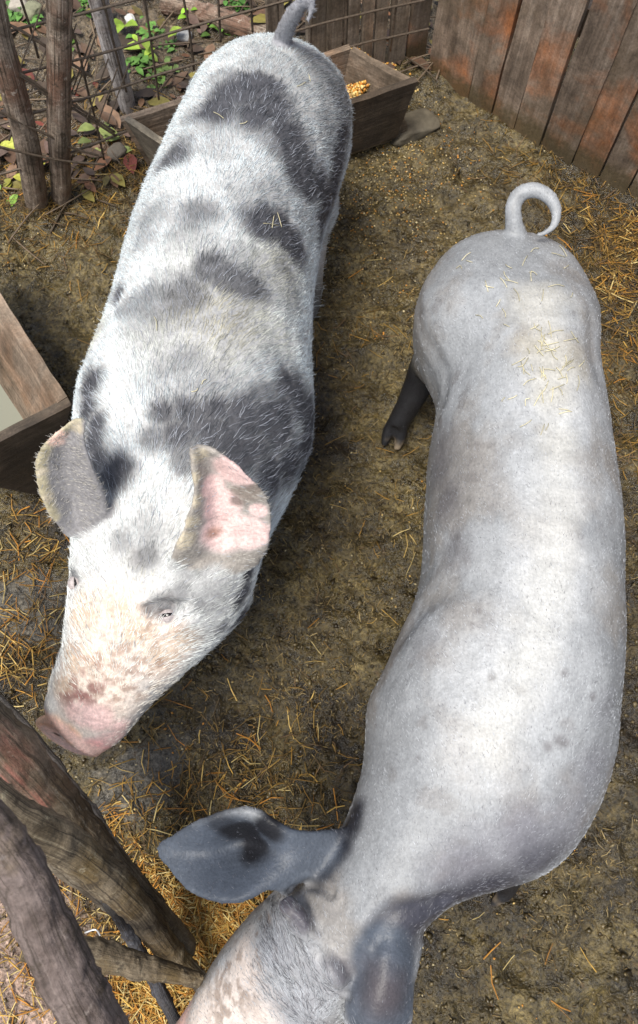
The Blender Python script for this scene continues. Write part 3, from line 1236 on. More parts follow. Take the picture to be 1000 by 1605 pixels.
# ---- patchy pig
def patchy_pig():
    mb = MB()
    st = [(417, 96, 474, 98, .46, .07, .1), (351, 128, 513, 135, .46, .135, .2), (313, 160, 546, 165, .46, .175, .22), (296, 195, 552, 205, .46, .2, .22),
          (274, 250, 534, 262, .46, .22, .22), (243, 330, 508, 345, .45, .245, .2), (207, 420, 493, 442, .45, .26, .21), (191, 497, 486, 528, .45, .27, .22),
          (157, 590, 490, 610, .45, .27, .22), (129, 660, 490, 680, .46, .26, .21), (123, 740, 453, 762, .48, .225, .2), (117, 818, 415, 838, .52, .165, .2),
          (109, 892, 389, 922, .52, .12, .19), (100, 975, 320, 995, .49, .095, .15), (92, 1045, 254, 1062, .45, .08, .11), (73, 1092, 206, 1130, .41, .066, .075),
          (64, 1114, 170, 1160, .39, .052, .055)]
    c, t = pig_loft(mb, st)
    # snout disc with its rim
    a = t[-1].copy()
    a[2] = .30
    a = a / np.linalg.norm(a)
    e = P(111, 1150, .385)
    s = P(166, 1180, .37) - P(57, 1131, .37)
    s = s / np.linalg.norm(s)
    a = a - s * a.dot(s)
    a = a / np.linalg.norm(a)
    u = np.cross(s, a)
    u = u if u[2] > 0 else -u
    th = np.linspace(0, 2 * math.pi, 40, endpoint=False)
    R = []
    for d, k in ((-.034, .74), (-.014, .84), (-.002, 1.06), (.008, 1.12), (.015, 1.04), (.011, .6)):
        R.append(e + a * d + (np.cos(th)[:, None] * s * .0625 + np.sin(th)[:, None] * u * .053) * k)
    mb.rings(np.array(R))
    disc = np.array(R)[1:].reshape(-1, 3)
    rim_ = np.array(R)[2:4].reshape(-1, 3)
    # ears
    S1 = ear(mb, [[(98, 838, .63), (128, 840, .62), (172, 800, .67)], [(68, 790, .71), (117, 788, .665), (163, 770, .72)], [(56, 732, .77), (106, 742, .73), (146, 730, .785)],
             [(70, 694, .82), (105, 694, .80), (134, 694, .83)], [(116, 656, .86), (126, 654, .86), (136, 660, .86)]], .0052)
    S2 = ear(mb, [[(262, 885, .65), (325, 905, .59), (405, 885, .58)], [(285, 835, .72), (335, 862, .63), (424, 845, .65)], [(304, 775, .785), (338, 800, .70), (422, 785, .73)],
             [(300, 725, .83), (335, 740, .775), (386, 742, .80)], [(298, 703, .85), (315, 696, .84), (338, 706, .84)]], .0052)
    # tail, held up
    TP = [P(438, 75, .60), P(446, 52, .66), P(458, 26, .72), P(474, 4, .77), P(484, -6, .79), P(490, 10, .775), P(482, 34, .75)]
    mb.tube(TP, [.022, .020, .017, .014, .011, .008, .005], 14, 40)
    # legs
    hr = [P(462, 270, .42), P(482, 320, .33), P(488, 352, .22), P(488, 420, .14), P(488, 458, .06)]
    leg(mb, hr, [.10, .078, .05, .036, .03], (-.3, -1))
    leg(mb, [P(340, 260, .42), P(305, 310, .33), P(290, 340, .22), P(285, 400, .15), P(285, 430, .06)], [.10, .078, .05, .036, .03], (-.3, -1))
    leg(mb, [P(205, 650, .38), P(205, 665, .27), P(215, 690, .15), P(235, 715, .06)], [.10, .065, .036, .03], (-.2, -1))
    leg(mb, [P(405, 670, .38), P(405, 680, .27), P(415, 700, .15), P(405, 740, .06)], [.10, .065, .036, .03], (-.2, -1))
    # cheek on the right, brow ridges
    mb.tube([P(330, 880, .50), P(345, 935, .46), P(300, 1010, .43)], [.05, .06, .035], 16, 16)
    o, V, E = fuse(mb, 'pig', M['skin_a'], lambda V: np.where((V[:, 2] > .69) & (V[:, 1] < .62), .5, np.where(V[:, 1] < .12, .28, 1.0)), 16, .0042)
    me = o.data
    N = normals(me)
    b = bvh_of(o)
    # eye sockets, lid folds, snout wrinkles
    V = dent(V, N, b, 262, 962, .016, .012, (1, .3, 0), 1.6)
    V = dent(V, N, b, 120, 912, .014, .010)
    V = crease(V, N, b, [(225, 955), (250, 945), (290, 948)], .007, .006)
    V = crease(V, N, b, [(235, 985), (265, 982), (300, 965)], .006, .004)
    for k in range(5):
        y = 1085 + k * 9
        V = crease(V, N, b, [(95 + k * -2, y - 12), (130, y + 2), (175 - k * 2, y + 14)], .005, .0010)
    V = V + N * ((fbm(V, 22, 41, 3) - .5) * .007)[:, None]
    me.vertices.foreach_set('co', V.astype(np.float32).ravel())
    me.update()
    N = normals(me)
    b = bvh_of(o)
    dark = blobs(V, b, [(335, 172, 34), (365, 150, 34), (400, 142, 40), (435, 170, 38), (452, 215, 38), (470, 262, 36), (483, 295, 26), (395, 180, 34), (350, 120, 22, .6, .5),
                        (505, 110, 34, .5, .7), (530, 150, 34, .5, .75), (536, 215, 24), (532, 250, 32), (524, 285, 34), (513, 315, 34), (503, 348, 28), (500, 290, 26), (275, 240, 28, .5, .9), (255, 215, 20, .5, .7)], 3, grow=1.18)
    dark = np.maximum(dark, blobs(V, b, [(410, 345, 36), (445, 360, 36), (465, 385, 30), (392, 335, 24, .5, .8), (310, 335, 28, .6, .75), (232, 345, 24, .6, .5), (228, 375, 20, .6, .45),
                                         (325, 425, 30, .5, .9), (370, 445, 34, .5, .9), (405, 455, 24, .5, .7), (285, 462, 36, .6, .8), (240, 482, 38, .6, .65), (205, 480, 22, .6, .6), (186, 462, 14, .4, .9),
                                         (295, 565, 26, .7, .6), (260, 575, 22, .7, .5), (365, 505, 20, .7, .5)], 9, grow=1.2))
    dark = np.maximum(dark, blobs(V, b, [(140, 605, 26), (135, 640, 24), (150, 665, 20), (255, 650, 22), (275, 690, 30), (300, 650, 34), (340, 640, 32), (385, 655, 40), (430, 670, 50),
                                         (455, 720, 46), (420, 740, 44), (470, 630, 40), (370, 700, 50), (330, 690, 44), (405, 775, 36), (380, 745, 40), (488, 660, 46), (480, 700, 44), (450, 615, 36), (415, 625, 30, .5, .8), (175, 745, 30), (150, 720, 30), (145, 690, 30), (285, 725, 24, .5, .8), (240, 690, 22, .5, .8)], 21, grow=1.12))  # spots behind the left ear paint in its shadow, the rest are coat
    dark = np.maximum(dark, blobs(V, b, [(385, 440, 60, .8, .55), (300, 480, 60, .8, .45), (320, 620, 60, .8, .55), (235, 340, 40, .8, .4), (420, 310, 50, .8, .5), (300, 350, 50, .8, .4), (450, 470, 40, .8, .35),
                                         (270, 590, 50, .8, .4), (400, 560, 60, .8, .35), (430, 110, 60, .8, .45), (510, 200, 44, .8, .6), (350, 200, 60, .8, .4), (490, 130, 50, .8, .55), (440, 420, 44, .8, .5), (250, 520, 50, .8, .35), (330, 600, 50, .8, .5), (480, 340, 40, .8, .4)], 27, .45))
    face = blobs(V, b, [(225, 865, 26, .6, .75), (195, 845, 20, .6, .5), (258, 945, 26, .6, .8), (280, 930, 20, .6, .7), (235, 950, 14, .5, .8), (300, 900, 24, .6, .5), (330, 945, 34, .8, .5), (230, 840, 40, .8, .45), (320, 985, 26, .8, .35), (378, 935, 26), (375, 970, 20),
                        (388, 900, 18), (345, 985, 16, .5, .6), (118, 908, 12, .5, .8)], 33)
    ear1, ear2 = near(V, S1[30:], .012, .022), near(V, S2[40:], .012, .022)
    dark = np.maximum(dark * (1 - np.maximum(ear1, ear2)), face * (1 - ear2))
    white = np.array([.55, .55, .54])
    col = np.tile(white, (len(V), 1))
    col = lerp(col, [.78, .66, .57], blobs(V, b, [(185, 1000, 90, .4), (150, 1090, 70, .4), (240, 1020, 60, .4)], 51))
    col = lerp(col, [.55, .41, .29], blobs(V, b, [(130, 960, 34, .7, .8), (190, 955, 24, .8, .6), (100, 1070, 24, .8, .8), (250, 1030, 26, .8, .7), (215, 990, 26, .7, .7), (110, 1030, 26, .7, .8), (290, 1000, 26, .7, .7), (140, 1030, 30, .7, .5)], 53))
    col = lerp(col, [.28, .16, .11], sstep(.46, .66, fbm(V, 75, 5, 4)) * blobs(V, b, [(150, 1070, 62, .5), (200, 1040, 60, .5), (250, 985, 40, .5, .7), (130, 1105, 40, .5)], 57) * .6)
    col = lerp(col, [.26, .11, .10], sstep(.44, .66, fbm(V, 60, 15, 4)) * blobs(V, b, [(125, 1090, 34, .6), (150, 1065, 24, .6, .8)], 61) * .8)
    col = lerp(col, [.82, .58, .54], blobs(V, b, [(150, 1125, 26, .4), (125, 1120, 24, .4, .8), (170, 1160, 22, .4), (185, 1140, 18, .5)], 63))
    col = lerp(col, [.78, .42, .22], blobs(V, b, [(85, 1138, 20, .5), (105, 1150, 18, .5, .9), (68, 1132, 14, .4)], 65))
    col = lerp(col, [.82, .44, .42], blobs(V, b, [(140, 1170, 20, .4), (158, 1178, 16, .4)], 66))
    col = lerp(col, [.82, .58, .53], near(V, disc, .010, .022))
    nos = np.array([e + a * .014 + s * q + u * -.004 for q in (-.024, .024)])
    col = lerp(col, [.10, .04, .035], near(V, nos, .006, .011))
    lf = np.clip((e[0] + .02 - V[:, 0]) / .06, 0, 1)
    col = lerp(col, [.84, .52, .34], near(V, rim_, .008, .018) * lf * .9)  # lit look of the left rim painted into its peach colour
    col = lerp(col, [.86, .58, .52], near(V, rim_, .008, .018) * (1 - lf) * .8)
    pk = blobs(V, b, [(370, 740, 42, .25), (345, 790, 36, .25), (350, 830, 44, .25), (390, 835, 36, .25), (330, 760, 24, .3), (405, 800, 16, .3)], 71, .1)
    dk = dark * (1 - pk)
    skin = lerp(col, [.045, .045, .055], dk * .94)
    skin = lerp(skin, [.86, .62, .58], pk)
    skin = lerp(skin, [.30, .23, .21], blobs(V, b, [(388, 772, 20, .4), (372, 785, 13, .4), (400, 765, 14, .4), (372, 770, 12, .4)], 73, .12))
    skin = lerp(skin, [.30, .15, .10], blobs(V, b, [(332, 835, 13, .7, .8)], 75))  # shade of the ear's hollow painted as a dark brown spot
    rim1 = near(V, S1.reshape(26, 16, 3)[4:, :2].reshape(-1, 3), .006, .016)
    skin = lerp(skin, [.25, .24, .245], ear1 * .93)
    skin = lerp(skin, [.50, .44, .28], rim1 * .85)
    skin = lerp(skin, [.30, .26, .22], ear2 * (1 - pk) * .8)
    skin = lerp(skin, [.55, .48, .36], blobs(V, b, [(312, 715, 14, .4), (306, 750, 12, .4), (310, 785, 12, .4), (300, 820, 16, .4), (290, 850, 18, .4), (122, 668, 12, .5), (66, 740, 9, .5), (75, 780, 9, .5)], 77))
    skin = lerp(skin, [.85, .58, .48], blobs(V, b, [(88, 690, 13, .5), (95, 680, 11, .5)], 79))
    skin = lerp(skin, [.30, .30, .32], near(V, catmull(TP[1:], 60), .026, .040))
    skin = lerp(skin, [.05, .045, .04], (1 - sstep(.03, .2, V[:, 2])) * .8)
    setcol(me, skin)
    # bristles
    F = quads_of(me)
    flow = np.tile(np.array([.13, .98, 0.0]), (len(V), 1))
    mid = np.interp(V[:, 1], [0, .3, .5, .9, 1.6], [-.42, -.33, -.27, -.22, -.10])
    off = np.clip((V[:, 0] - mid) / .16, -1.3, 1.3)
    flow[:, 0] += off * .85
    flow[:, 2] -= np.abs(off) * .5
    hd = sstep(.5, .3, V[:, 1]) if False else 1 - sstep(.30, .5, V[:, 1])
    snout = 1 - sstep(.10, .20, V[:, 1])
    eary = np.maximum(ear1, ear2) > .3
    inpk = np.clip(pk * 1.4, 0, 1)
    length = .024 - hd * .006 - snout * .009
    length = np.where(eary, .008, length)
    tailm = near(V, catmull(TP[1:], 60), .026, .040)
    tl = tailm > .3
    length = np.where(tl, .010, length)
    hcol_t = tl
    prob = np.ones(len(V)) * (1 - .82 * snout) * (1 - .3 * hd)
    prob *= 1 - .97 * np.maximum(blobs(V, b, [(140, 1140, 36, .3), (110, 1135, 40, .3)], 91, .1), near(V, disc, .014, .03))
    prob *= 1 - .96 * inpk
    prob = np.where(V[:, 2] < .2, .12, prob)
    prob *= (1 - .35 * dark) * np.where(eary, .55, 1.0)
    hcol = np.tile([.80, .87, .89], (len(V), 1))
    hcol[tl] = [.34, .34, .36]
    hcol = lerp(hcol, [.74, .66, .44], blobs(V, b, [(330, 500, 70, .7, .75), (345, 545, 50, .7, .5), (430, 420, 60, .7, .5), (150, 530, 30, .7, .5), (220, 905, 40, .6, .4), (380, 480, 60, .8, .5), (300, 420, 50, .8, .35), (440, 530, 40, .8, .45), (250, 540, 50, .8, .35)], 93))
    hcol = lerp(hcol, [.90, .82, .68], np.clip(snout * 1.2 + hd * .4, 0, 1) * .75)
    hcol = lerp(hcol, [.42, .40, .36], np.maximum(ear1, ear2))
    hcol = lerp(hcol, [.055, .057, .070], np.clip(dark * 1.05, 0, 1) * .96)
    h, hc_ = hairs('bristles', o, V, N, F, hcol, prob, length, flow, 84000, .00043, .14, 5, .28)
    # stray pale hairs over the dark patches, and dark ones in the pale coat
    hp = np.clip(prob * (.15 + dark * (1 - face)), 0, 1)
    hairs('pale_bristles', o, V, N, F, np.tile([.40, .42, .47], (len(V), 1)), np.where(eary, .2, hp), length * 1.1, flow, 4200, .00036, .22, 15, .5)
    e1 = eyeball(o, b, 264, 964, .0125, .0078, tuple(P(300, 958, .6) - P(238, 970, .58)))
    eyeball(o, b, 119, 914, .012, .0105, tuple(P(116, 900, .6) - P(122, 930, .57)))
    tag(o, 'hairy white pig with dark grey patches, pink snout and pricked ears, facing the viewer', 'pig')
    return o


# ---- grey pig
def grey_pig():
    mb = MB()
    st = [(776, 397, 838, 397, .46, .06, .1), (718, 420, 891, 420, .46, .125, .17), (677, 454, 917, 454, .46, .165, .2), (646, 502, 926, 502, .46, .195, .22), (657, 552, 927, 547, .46, .22, .2),
          (691, 632, 919, 615, .45, .245, .18), (671, 735, 941, 728, .45, .26, .2), (666, 850, 954, 850, .45, .265, .21), (657, 940, 955, 955, .45, .26, .21), (618, 1026, 958, 1072, .45, .25, .21),
          (580, 1112, 946, 1180, .45, .235, .21), (540, 1196, 897, 1276, .45, .22, .2), (542, 1249, 776, 1350, .46, .19, .18), (524, 1318, 684, 1416, .47, .16, .17), (478, 1378, 645, 1478, .47, .13, .17),
          (424, 1416, 588, 1538, .44, .115, .16), (332, 1506, 500, 1622, .37, .095, .12), (285, 1590, 378, 1680, .29, .07, .08), (252, 1632, 335, 1716, .23, .055, .06)]
    c, t = pig_loft(mb, st, m=120, flat=(.62, .78))
    a, e = t[-1], c[-1]
    s = P(335, 1716, .23) - P(252, 1632, .23)
    s = s / np.linalg.norm(s)
    u = np.cross(s, a)
    th = np.linspace(0, 2 * math.pi, 40, endpoint=False)
    mb.rings(np.array([e + a * d + (np.cos(th)[:, None] * s * .06 + np.sin(th)[:, None] * u * .05) * k for d, k in ((-.02, .8), (-.005, .98), (.012, 1.02), (.02, .92), (.021, .5))]))
    ear(mb, [[(545, 1296, .53), (505, 1350, .53), (448, 1398, .52)], [(462, 1300, .57), (448, 1340, .545), (420, 1395, .55)], [(388, 1268, .585), (384, 1318, .50), (365, 1415, .56)],
             [(310, 1286, .555), (312, 1335, .515), (300, 1400, .535)], [(254, 1316, .50), (245, 1332, .50), (256, 1352, .50)]], .0075)
    ear(mb, [[(572, 1480, .55), (612, 1462, .585), (660, 1472, .54)], [(558, 1535, .56), (605, 1530, .60), (648, 1540, .555)], [(540, 1600, .54), (590, 1610, .58), (645, 1612, .535)], [(560, 1690, .47), (595, 1705, .48), (625, 1690, .47)]], .0075)
    # folds of skin behind the ears
    mb.tube([P(448, 1408, .565), P(468, 1440, .575), P(500, 1475, .565)], [.012, .02, .012], 12, 14)
    mb.tube([P(505, 1480, .57), P(522, 1520, .575), P(540, 1552, .56)], [.010, .017, .010], 12, 14)
    # curled tail
    tp = [(812, 378, .60), (806, 350, .625), (805, 322, .645), (816, 304, .66), (838, 298, .668), (860, 309, .665), (872, 332, .655), (868, 354, .645), (852, 366, .64), (838, 368, .64)]
    mb.tube([P(*q) for q in tp], [.024, .0175, .0165, .0155, .0148, .014, .0125, .010, .0075, .005], 16, 60)
    # legs
    leg(mb, [P(735, 510, .43), P(702, 560, .33), P(672, 575, .21), P(642, 632, .11), P(623, 664, .055)], [.11, .08, .046, .034, .029], (-.35, -1))
    leg(mb, [P(850, 510, .43), P(862, 555, .33), P(875, 575, .21), P(850, 620, .12), P(840, 655, .055)], [.11, .08, .046, .034, .029], (-.1, -1))
    leg(mb, [P(735, 1100, .36), P(725, 1130, .27), P(715, 1180, .14), P(715, 1210, .055)], [.08, .062, .036, .03], (-.3, -1))
    leg(mb, [P(850, 1190, .38), P(835, 1260, .27), P(812, 1340, .14), P(792, 1382, .05)], [.085, .062, .034, .028], (-.75, -.75))
    o, V, E = fuse(mb, 'pig', M['skin_b'], lambda V: np.ones(len(V)), 16)
    me = o.data
    N = normals(me)
    b = bvh_of(o)
    for (u, v, r, d) in ((690, 1015, .085, .012), (905, 1050, .085, .010), (700, 470, .07, .008), (895, 470, .07, .008), (700, 1120, .06, .006)):
        V = dent(V, N, b, u, v, r, -d)
    V = crease(V, N, b, [(835, 430), (858, 560), (868, 680), (870, 800), (855, 950), (820, 1060)], .028, .0035)
    V = crease(V, N, b, [(655, 470), (690, 560), (700, 620), (690, 650)], .02, .0025)
    V = crease(V, N, b, [(925, 500), (930, 560), (938, 590)], .02, .003)
    V = crease(V, N, b, [(640, 990), (680, 940), (740, 915)], .03, .005)
    V = crease(V, N, b, [(790, 405), (830, 395), (860, 410)], .02, .0015)
    V = crease(V, N, b, [(430, 1405), (455, 1445), (500, 1500), (545, 1560)], .008, .007)
    V = crease(V, N, b, [(590, 1465), (620, 1430), (690, 1410)], .014, .006)
    V = crease(V, N, b, [(455, 1395), (480, 1385), (520, 1400)], .007, .005)
    V = V + N * ((fbm(V, 9, 41, 2) - .5) * .009 + (fbm(V, 50, 43, 2) - .5) * .0012)[:, None]
    me.vertices.foreach_set('co', V.astype(np.float32).ravel())
    me.update()
    N = normals(me)
    b = bvh_of(o)
    base = np.array([.37, .382, .395])
    col = np.tile(base, (len(V), 1))
    col = lerp(col, [.56, .575, .59], sstep(.42, .62, fbm(V, 6, 3, 5)) * .55)
    col = lerp(col, [.34, .30, .26], sstep(.5, .66, fbm(V, 8, 8, 5)) * .6)
    col = lerp(col, [.22, .20, .19], sstep(.60, .68, fbm(V, 26, 18, 4)) * sstep(.45, .6, fbm(V, 5, 28, 3)) * .45)
    col = lerp(col, [.66, .67, .68], blobs(V, b, [(860, 620, 70, .7, .6), (850, 760, 70, .7, .6), (850, 900, 90, .7, .7), (800, 1050, 110, .7, .6), (760, 1180, 80, .7, .5)], 5))
    col = lerp(col, [.52, .47, .36], blobs(V, b, [(860, 560, 45, .7, .8), (850, 480, 40, .7, .5), (870, 610, 30, .7, .6), (870, 700, 30, .7, .3)], 7))
    col = lerp(col, [.20, .19, .20], blobs(V, b, [(690, 720, 46, .7, .7), (700, 790, 36, .7, .6), (715, 860, 40, .7, .5), (670, 1010, 36, .7, .4)], 11))
    col = lerp(col, [.22, .21, .24], blobs(V, b, [(890, 1305, 60, .8, .6), (830, 1325, 60, .8, .7), (935, 1210, 44, .8, .5), (750, 1365, 60, .8, .75), (950, 1110, 30, .8, .3)], 12))
    col = lerp(col, [.07, .07, .09], blobs(V, b, [(795, 1382, 46, .7, .9), (745, 1400, 48, .7), (695, 1422, 46, .7), (650, 1440, 44, .6), (610, 1465, 34, .6, .8), (850, 1350, 40, .8, .8), (770, 1390, 46, .7), (720, 1410, 46, .7)], 13))
    col = lerp(col, [.035, .038, .05], blobs(V, b, [(548, 1290, 40, .6), (520, 1325, 36, .6), (545, 1250, 34, .7, .8), (566, 1205, 26, .8, .6), (500, 1370, 24, .5, .8)], 15))
    ear_m = blobs(V, b, [(440, 1340, 60, .2), (360, 1345, 80, .2), (290, 1340, 55, .2), (490, 1330, 40, .3), (605, 1520, 55, .2), (600, 1590, 65, .2), (595, 1480, 30, .4)], 17, .05)
    col = lerp(col, np.array([.115, .135, .17]), ear_m)
    col = lerp(col, [.02, .02, .024], blobs(V, b, [(380, 1300, 36, .35), (400, 1325, 30, .35), (420, 1295, 26, .4), (350, 1290, 22, .5, .7)], 19))  # near-black shade painted into the ear's hollow, on top of its shape
    col = lerp(col, [.10, .08, .085], blobs(V, b, [(600, 1560, 40, .7, .8)], 20))
    col = lerp(col, [.13, .12, .14], blobs(V, b, [(470, 1440, 22, .5), (525, 1525, 22, .5), (450, 1415, 16, .5)], 21))
    for (u, v, r) in [(930, 1092, 8), (750, 958, 6), (770, 1062, 8), (880, 1160, 12), (900, 490, 4), (740, 980, 5), (815, 1085, 10), (760, 1145, 7), (860, 1170, 9), (890, 1165, 7), (655, 1190, 4), (930, 1290, 5), (885, 1055, 7)]:
        col = lerp(col, [.14, .12, .12], blobs(V, b, [(u, v, r * .8, .7, .55)], int(u)))
    # head
    col = lerp(col, [.40, .40, .42], blobs(V, b, [(440, 1470, 50, .5), (500, 1540, 40, .5), (470, 1590, 50, .5)], 23))
    col = lerp(col, [.92, .80, .72], blobs(V, b, [(380, 1520, 36, .6), (375, 1570, 50, .6), (340, 1575, 36, .6), (400, 1600, 34, .6), (320, 1610, 40, .6)], 25))
    col = lerp(col, [.84, .55, .48], blobs(V, b, [(285, 1595, 26, .7), (270, 1612, 30, .7)], 27))
    col = lerp(col, [.30, .22, .17], sstep(.52, .62, fbm(V, 60, 5, 4)) * blobs(V, b, [(370, 1540, 50, .5), (400, 1470, 40, .6), (350, 1580, 40, .6)], 29) * .7)
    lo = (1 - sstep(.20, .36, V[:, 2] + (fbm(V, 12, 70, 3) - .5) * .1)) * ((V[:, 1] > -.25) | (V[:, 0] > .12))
    col = lerp(col, [.013, .012, .014], lo * .97)  # dark legs, painted blacker still for the shade they stand in
    col = lerp(col, [.40, .31, .21], (1 - sstep(.020, .04, V[:, 2])) * sstep(.35, .6, fbm(V, 45, 4, 3)) * .85)
    sp = [hit(b, *q)[0] for q in ((845, 470), (862, 560), (868, 650), (873, 750), (868, 850), (850, 950), (815, 1060), (770, 1160))]
    col = lerp(col, [.74, .73, .69], near(V + (np.stack([fbm(V, 30, k) for k in range(3)], 1) - .5) * .05, catmull(sp, 60), .008, .06) * .6)  # pale stripe along the spine: a highlight painted into the skin colour
    col *= (.90 + .20 * fbm(V, 120, 99, 3))[:, None] * .72
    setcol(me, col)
    F = quads_of(me)
    tail_dir = np.array([.0, 1.0, 0.0])
    flow = np.tile(tail_dir, (len(V), 1))
    mid = np.interp(V[:, 1], [-.4, -.2, -.05, .2, 1.1], [.0, .1, .25, .36, .43])
    off = np.clip((V[:, 0] - mid) / .16, -1.3, 1.3)
    flow[:, 0] += off * .7
    flow[:, 2] -= np.abs(off) * .5
    prob = np.ones(len(V))
    prob = np.where(V[:, 2] < .3, .03, prob) * (1 - .8 * ear_m) * np.clip(.15 + 1.4 * N[:, 2], .12, 1)
    k = np.clip(col.mean(1) / .32, 0, 1)[:, None]
    hcol = np.array([.08, .08, .10]) * (1 - k) + np.array([.50, .52, .545]) * k
    hd = blobs(V, b, [(450, 1480, 50, .6), (480, 1560, 60, .6), (430, 1450, 30, .6)], 31)
    length = .0065 + hd * .020
    prob = prob * (1 + 1.5 * hd) * (.5 + noise(V, 30, 3))
    hairs('bristles', o, V, N, F, hcol, prob, length, flow, 15000, .00034, .09, 25, .5)
    hairs('dark_bristles', o, V, N, F, np.tile([.16, .16, .175], (len(V), 1)), prob, length * .9, flow, 6000, .0003, .12, 27, .5)
    tag(o, 'smooth grey pig with a curled tail and dark drooping ears, head lowered to the straw', 'pig')
    return o


pig_a = patchy_pig()
pig_b = grey_pig()

# ---------------------------------------------------------------- near rail fence: limbs and slabs


def limb(name, pts, rads, mat, label, cat, seed, rough=.14, squash=1.0, n=20):
    q = MB()
    q.tube(pts, rads, 48, 150, rough, seed, squash)
    R = q.v[0].reshape(150, 48, 3)
    ctr = R.mean(1, keepdims=True)
    rad = np.linalg.norm(R - ctr, axis=2, keepdims=True)
    f = R.reshape(-1, 3)
    # long furrows, knots, clods of dried mud
    gl = q.uv[0].copy()
    fur = fbm(np.stack([gl[:, 0] * 260, gl[:, 1] * 9, np.full(len(gl), seed * 3.7)], 1), 1.0, seed, 3) - .5
    clod = sstep(.56, .66, fbm(f, 40, seed + 3, 4))
    d = (fur * .0026 + clod * .0030 + (fbm(f, 130, seed + 8, 2) - .5) * .002)
    q.v[0] = f + ((R - ctr) / rad).reshape(-1, 3) * d[:, None]
    return tag(q.build(name, mat, loc=pts[0], uv=True), label, cat)


def R_(px, u, v, z):
    d = (CAM_H - z) / -ray(u, v)[2]
    return px * d * .99 / FPX


limb('log', [P(-275, 945, .62), P(-35, 1165, .52), P(98, 1303, .42), P(192, 1396, .30), P(285, 1488, .08)], [.076, .072, .060, .043, .032], M['limb_red'],
     'broad muddy log with a reddish end sloping to the ground beside the pink snout', 'log', 4, .12)
lg = bpy.data.objects['log.001'] if 'log.001' in bpy.data.objects else bpy.data.objects['log']
lv = np.array([(lg.matrix_basis @ v.co)[:] for v in lg.data.vertices])
rd = np.zeros(len(lv))
for (u, v, z, r) in ((0, 1225, .60, .09), (20, 1170, .58, .06), (60, 1265, .55, .05)):
    rd = np.maximum(rd, 1 - sstep(.3, 1.2, (np.linalg.norm(lv - P(u, v, z), axis=1) + (fbm(lv, 25, 5, 3) - .5) * .05) / r))
setcol(lg.data, np.repeat(rd[:, None] * (.25 + .6 * sstep(.4, .6, fbm(lv, 20, 3, 4)))[:, None], 3, 1))
limb('branch', [P(-240, 1030, .86), P(-20, 1258, .74), P(110, 1330, .60), P(200, 1408, .42), P(262, 1484, .20), P(318, 1544, .05)], [.038, .036, .032, .027, .023, .019], M['limb'],
     'crooked tapering muddy branch running down to the pink face of the grey pig', 'branch', 9, .16)
limb('branch', [P(-150, 1160, 1.10), P(20, 1350, 1.05), P(90, 1500, 1.0), P(175, 1660, .92), P(230, 1800, .86)], [.028, .027, .027, .028, .029], M['limb_violet'],
     'thick purplish-brown branch rising over the others in the lower left corner', 'branch', 14, .12)
limb('plank', [P(-100, 1010, .34), P(20, 1132, .30), P(128, 1265, .25), P(212, 1385, .18), P(285, 1480, .03)], [.018, .020, .020, .018, .016], M['slat'],
     'narrow split plank edge between the broad log and the mud', 'plank', 21, .2, .35)
limb('stick', [P(40, 1478, .52), P(160, 1500, .48), P(240, 1518, .44), P(312, 1535, .38)], [.026, .024, .018, .012], M['limb'],
     'short stick wedged across between the two branches', 'stick', 27, .16)
limb('stick', [P(165, 1400, .42), P(192, 1445, .36), P(225, 1505, .28), P(262, 1575, .18), P(300, 1650, .05)], [.0105, .0105, .011, .0125, .013], M['dark_rod'],
     'thin dark grey stick leaning down through the golden straw', 'stick', 33, .2)
wb_ = MB()
for (a, b_, c_) in (((133, 1462), (150, 1457), (158, 1468)), ((158, 1468), (150, 1478), (140, 1474))):
    wb_.tube([P(*a, .05), P(*b_, .055), P(*c_, .045)], [.0022] * 3, 6, 10)
tag(wb_.build('wire_scrap', M['pale_wire'], loc=P(145, 1466, .05)), 'tiny bent scrap of pale wire lying by the crooked branch', 'wire')

# ---------------------------------------------------------------- straw, grain, leaves, weeds


def straws(name, xy, zoff, length, rad, colors, label, cat, tilt=.12, bend=.15, heading=None):
    n = len(xy)
    z = ground_z(xy) + zoff
    a = rng.uniform(0, 2 * math.pi, n) if heading is None else heading
    tl = rng.normal(0, tilt, n)
    d = np.stack([np.cos(a) * np.cos(tl), np.sin(a) * np.cos(tl), np.sin(tl)], 1)
    sd = np.stack([-np.sin(a), np.cos(a), np.zeros(n)], 1)
    p = np.concatenate([xy, z[:, None]], 1)
    bd = rng.normal(0, bend, n)
    c0 = p - d * length[:, None] / 2
    c1 = p + sd * (bd * length * .5)[:, None]
    c2 = p + d * length[:, None] / 2
    upv = np.cross(d, sd)
    ang = [0.3, 2.4, 4.5]
    V = np.empty((n, 9, 3))
    for i, c in enumerate((c0, c1, c2)):
        for j, th in enumerate(ang):
            V[:, i * 3 + j] = c + (sd * math.cos(th) + upv * math.sin(th)) * rad[:, None] * (1 if i < 2 else .7)
    V[:, :, 2] = np.maximum(V[:, :, 2], 0 * V[:, :, 2] - .03)
    q = []
    for i in (0, 1):
        for j in range(3):
            k = (j + 1) % 3
            q.append((i * 3 + j, i * 3 + k, i * 3 + 3 + k, i * 3 + 3 + j))
    F = (np.array(q)[None] + (np.arange(n) * 9)[:, None, None]).reshape(-1, 4)
    C = colors[rng.integers(0, len(colors), n)] * rng.uniform(.55, 1.3, (n, 1))
    o = big_mesh(name, V.reshape(-1, 3), F, M['tint'], np.repeat(C, 9, 0), smooth=False)
    return tag(o, label, cat, kind='stuff')


GOLD = np.array([[.50, .31, .07], [.58, .40, .13], [.42, .22, .045], [.62, .48, .20], [.36, .17, .03], [.46, .20, .03]])
BROWN = np.array([[.12, .08, .028], [.19, .135, .05], [.06, .04, .018], [.26, .18, .07], [.15, .115, .06], [.03, .02, .01], [.32, .24, .11]])

